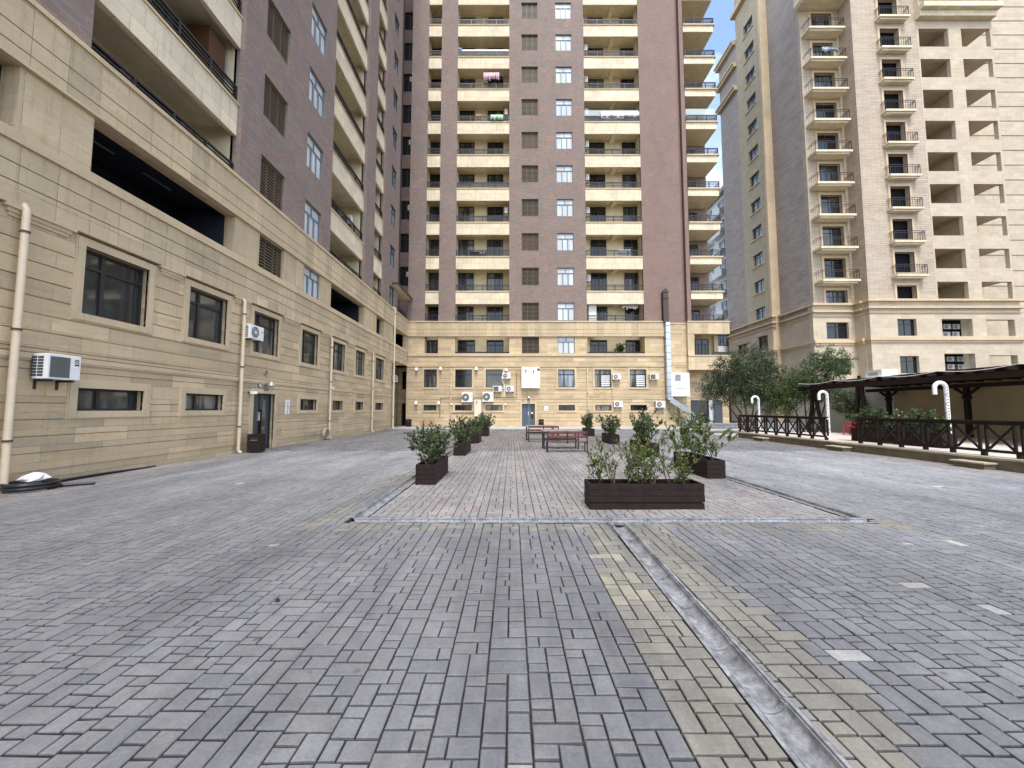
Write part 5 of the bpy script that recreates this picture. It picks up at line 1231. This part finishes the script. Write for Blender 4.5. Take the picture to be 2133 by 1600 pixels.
# ============================================================ TREES
def tree(loc, label, lobes, stems, seed, nclump=260, per=26, L_=.13, cols=((.032, .05, .024), (.11, .14, .065))):
    o = empty('tree', loc, 0, label, 'tree', 'evergreen trees beside the terrace'); OFF[o] = Vector((0, 0, 0)); rr = random.Random(seed)
    tk = MB(); lf = MB()
    for (bx, by, tx, ty, tz) in stems:
        p0 = Vector((bx, by, 0)); p3 = Vector((tx, ty, tz)); m1 = p0.lerp(p3, .35)+Vector((rr.gauss(0, .1), rr.gauss(0, .1), .1)); m2 = p0.lerp(p3, .7)+Vector((rr.gauss(0, .12), rr.gauss(0, .12), 0))
        tk.tube([p0, m1, m2, p3], [.055, .045, .03, .012], 8, False)
        for k in range(9):
            q0 = m1.lerp(p3, rr.random()); lb_ = rr.choice(lobes); q1 = Vector(lb_[:3])+Vector((rr.gauss(0, lb_[3]*.45), rr.gauss(0, lb_[4]*.45), rr.gauss(0, lb_[5]*.4)))
            if (q1-q0).length < 1.8: tk.tube([q0, q0.lerp(q1, .5)+Vector((0, 0, .06)), q1], [.018, .011, .004], 5, False)
    wts = [l[3]*l[4]*l[5] for l in lobes]
    for k in range(nclump):
        lb_ = rr.choices(lobes, wts)[0]; d = rvec(rr); rad = rr.random()**.38 if rr.random() < .82 else rr.uniform(1.0, 1.3)
        c = Vector(lb_[:3])+Vector((d.x*lb_[3]*rad, d.y*lb_[4]*rad, d.z*lb_[5]*rad)); cr_ = rr.uniform(.14, .28); tone = rr.gauss(0, .18)
        out_ = Vector((d.x, d.y, d.z+.3)).normalized()
        for j in range(per):
            p = c+rvec(rr)*cr_*rr.random()**.5; ld = (out_*.6+rvec(rr)).normalized(); nn = (Vector((0, 0, 1))+rvec(rr)*.9).normalized()
            cc_ = tuple(max(.01, x*(1+tone)) for x in leafcol(rr, *cols)); leafquad(lf, p, ld, nn, L_*rr.uniform(.7, 1.2), L_*.42, cc_)
    tk.build('trunk', M['bark'], o); lf.build('crown', M['leaf'], o)
tree((14.6, 24.0, 0), 'wide multi-stemmed evergreen tree in front of the right entrance',
     [(-1.9, 0, 2.6, 1.0, .9, .9), (-.8, 0, 3.9, 1.3, 1.0, .95), (.7, .2, 4.6, 1.15, 1.0, .95), (1.5, 0, 3.7, .9, .8, .7), (-.1, .2, 2.3, 1.3, .8, .6), (1.4, .3, 2.3, 1.0, .8, .9), (-1.0, .1, 3.0, 1.5, .9, .9), (.6, .2, 3.4, 1.4, .9, .9)],
     [(0, 0, -1.6, 0, 2.8), (.1, 0, -.5, .1, 3.8), (.2, .05, .8, .2, 4.4), (.3, 0, 1.4, 0, 3.2), (.05, .1, -.9, .3, 2.6)], 3, 1300, 28, .105)
tree((18.0, 23.2, 0), 'taller green tree behind the left end of the pergola',
     [(1.2, 0, 4.2, 1.2, .9, .95), (-.2, 0, 3.0, 1.2, .9, .9), (.6, 0, 2.6, .9, .7, .6), (-1.6, .2, 2.2, 1.1, .8, 1.1), (2.0, 0, 2.0, .6, .5, .7)],
     [(0, 0, 1.2, 0, 4.0), (-.2, 0, -.4, 0, 3.0), (.2, .1, 1.6, .1, 3.4), (-.4, 0, -1.2, .1, 2.2)], 8, 1150, 28, .105, ((.036, .065, .022), (.13, .18, .055)))
tree((20.2, 22.6, 0), 'small dark tree in front of the grey garden wall', [(0, 0, 1.7, .7, .5, .7), (.3, 0, 1.1, .6, .4, .5)], [(0, 0, 0, 0, 1.9), (.1, 0, .4, 0, 1.3)], 12, 150, 26, .10)
# fallen bits on the paving
mb = MB(); mb.c = (.7, .6, .12); mb.face([(1.40, 1.78, -.035), (1.43, 1.82, -.03), (1.42, 1.86, -.028), (1.385, 1.82, -.04)]); tag(mb.build('fallen_leaf', M['leaf']), 'yellow fallen leaf lying in the drain channel at the bottom edge', 'leaf')
x, y = grd(578, 1253); mb = MB(); mb.lathe([(0, 0), (.018, .004), (.014, .018), (0, .022)], (x, y, .002), 7); tag(mb.build('pebble', M['black']), 'tiny dark lump lying on the grey pavers', 'pebble')
# flower pots behind the lower right opening
pp = cy(1300, 735, -.5); o = empty('potted_plant', (9.85, 34.6, 6.35), 0, 'dark green potted plant in the first floor right-hand opening', 'plant'); OFF[o] = Vector((0, 0, 0))
mb = MB(); mb.lathe([(0, 0), (.14, 0), (.18, .25), (0, .25)], (0, 0, 0), 14); mb.build('pot', M['wood'], o)
shrub(o, (0, 0, .25), [(0, 0), (.1, 0), (-.1, 0)], 77, .75, .35, 14, .12)
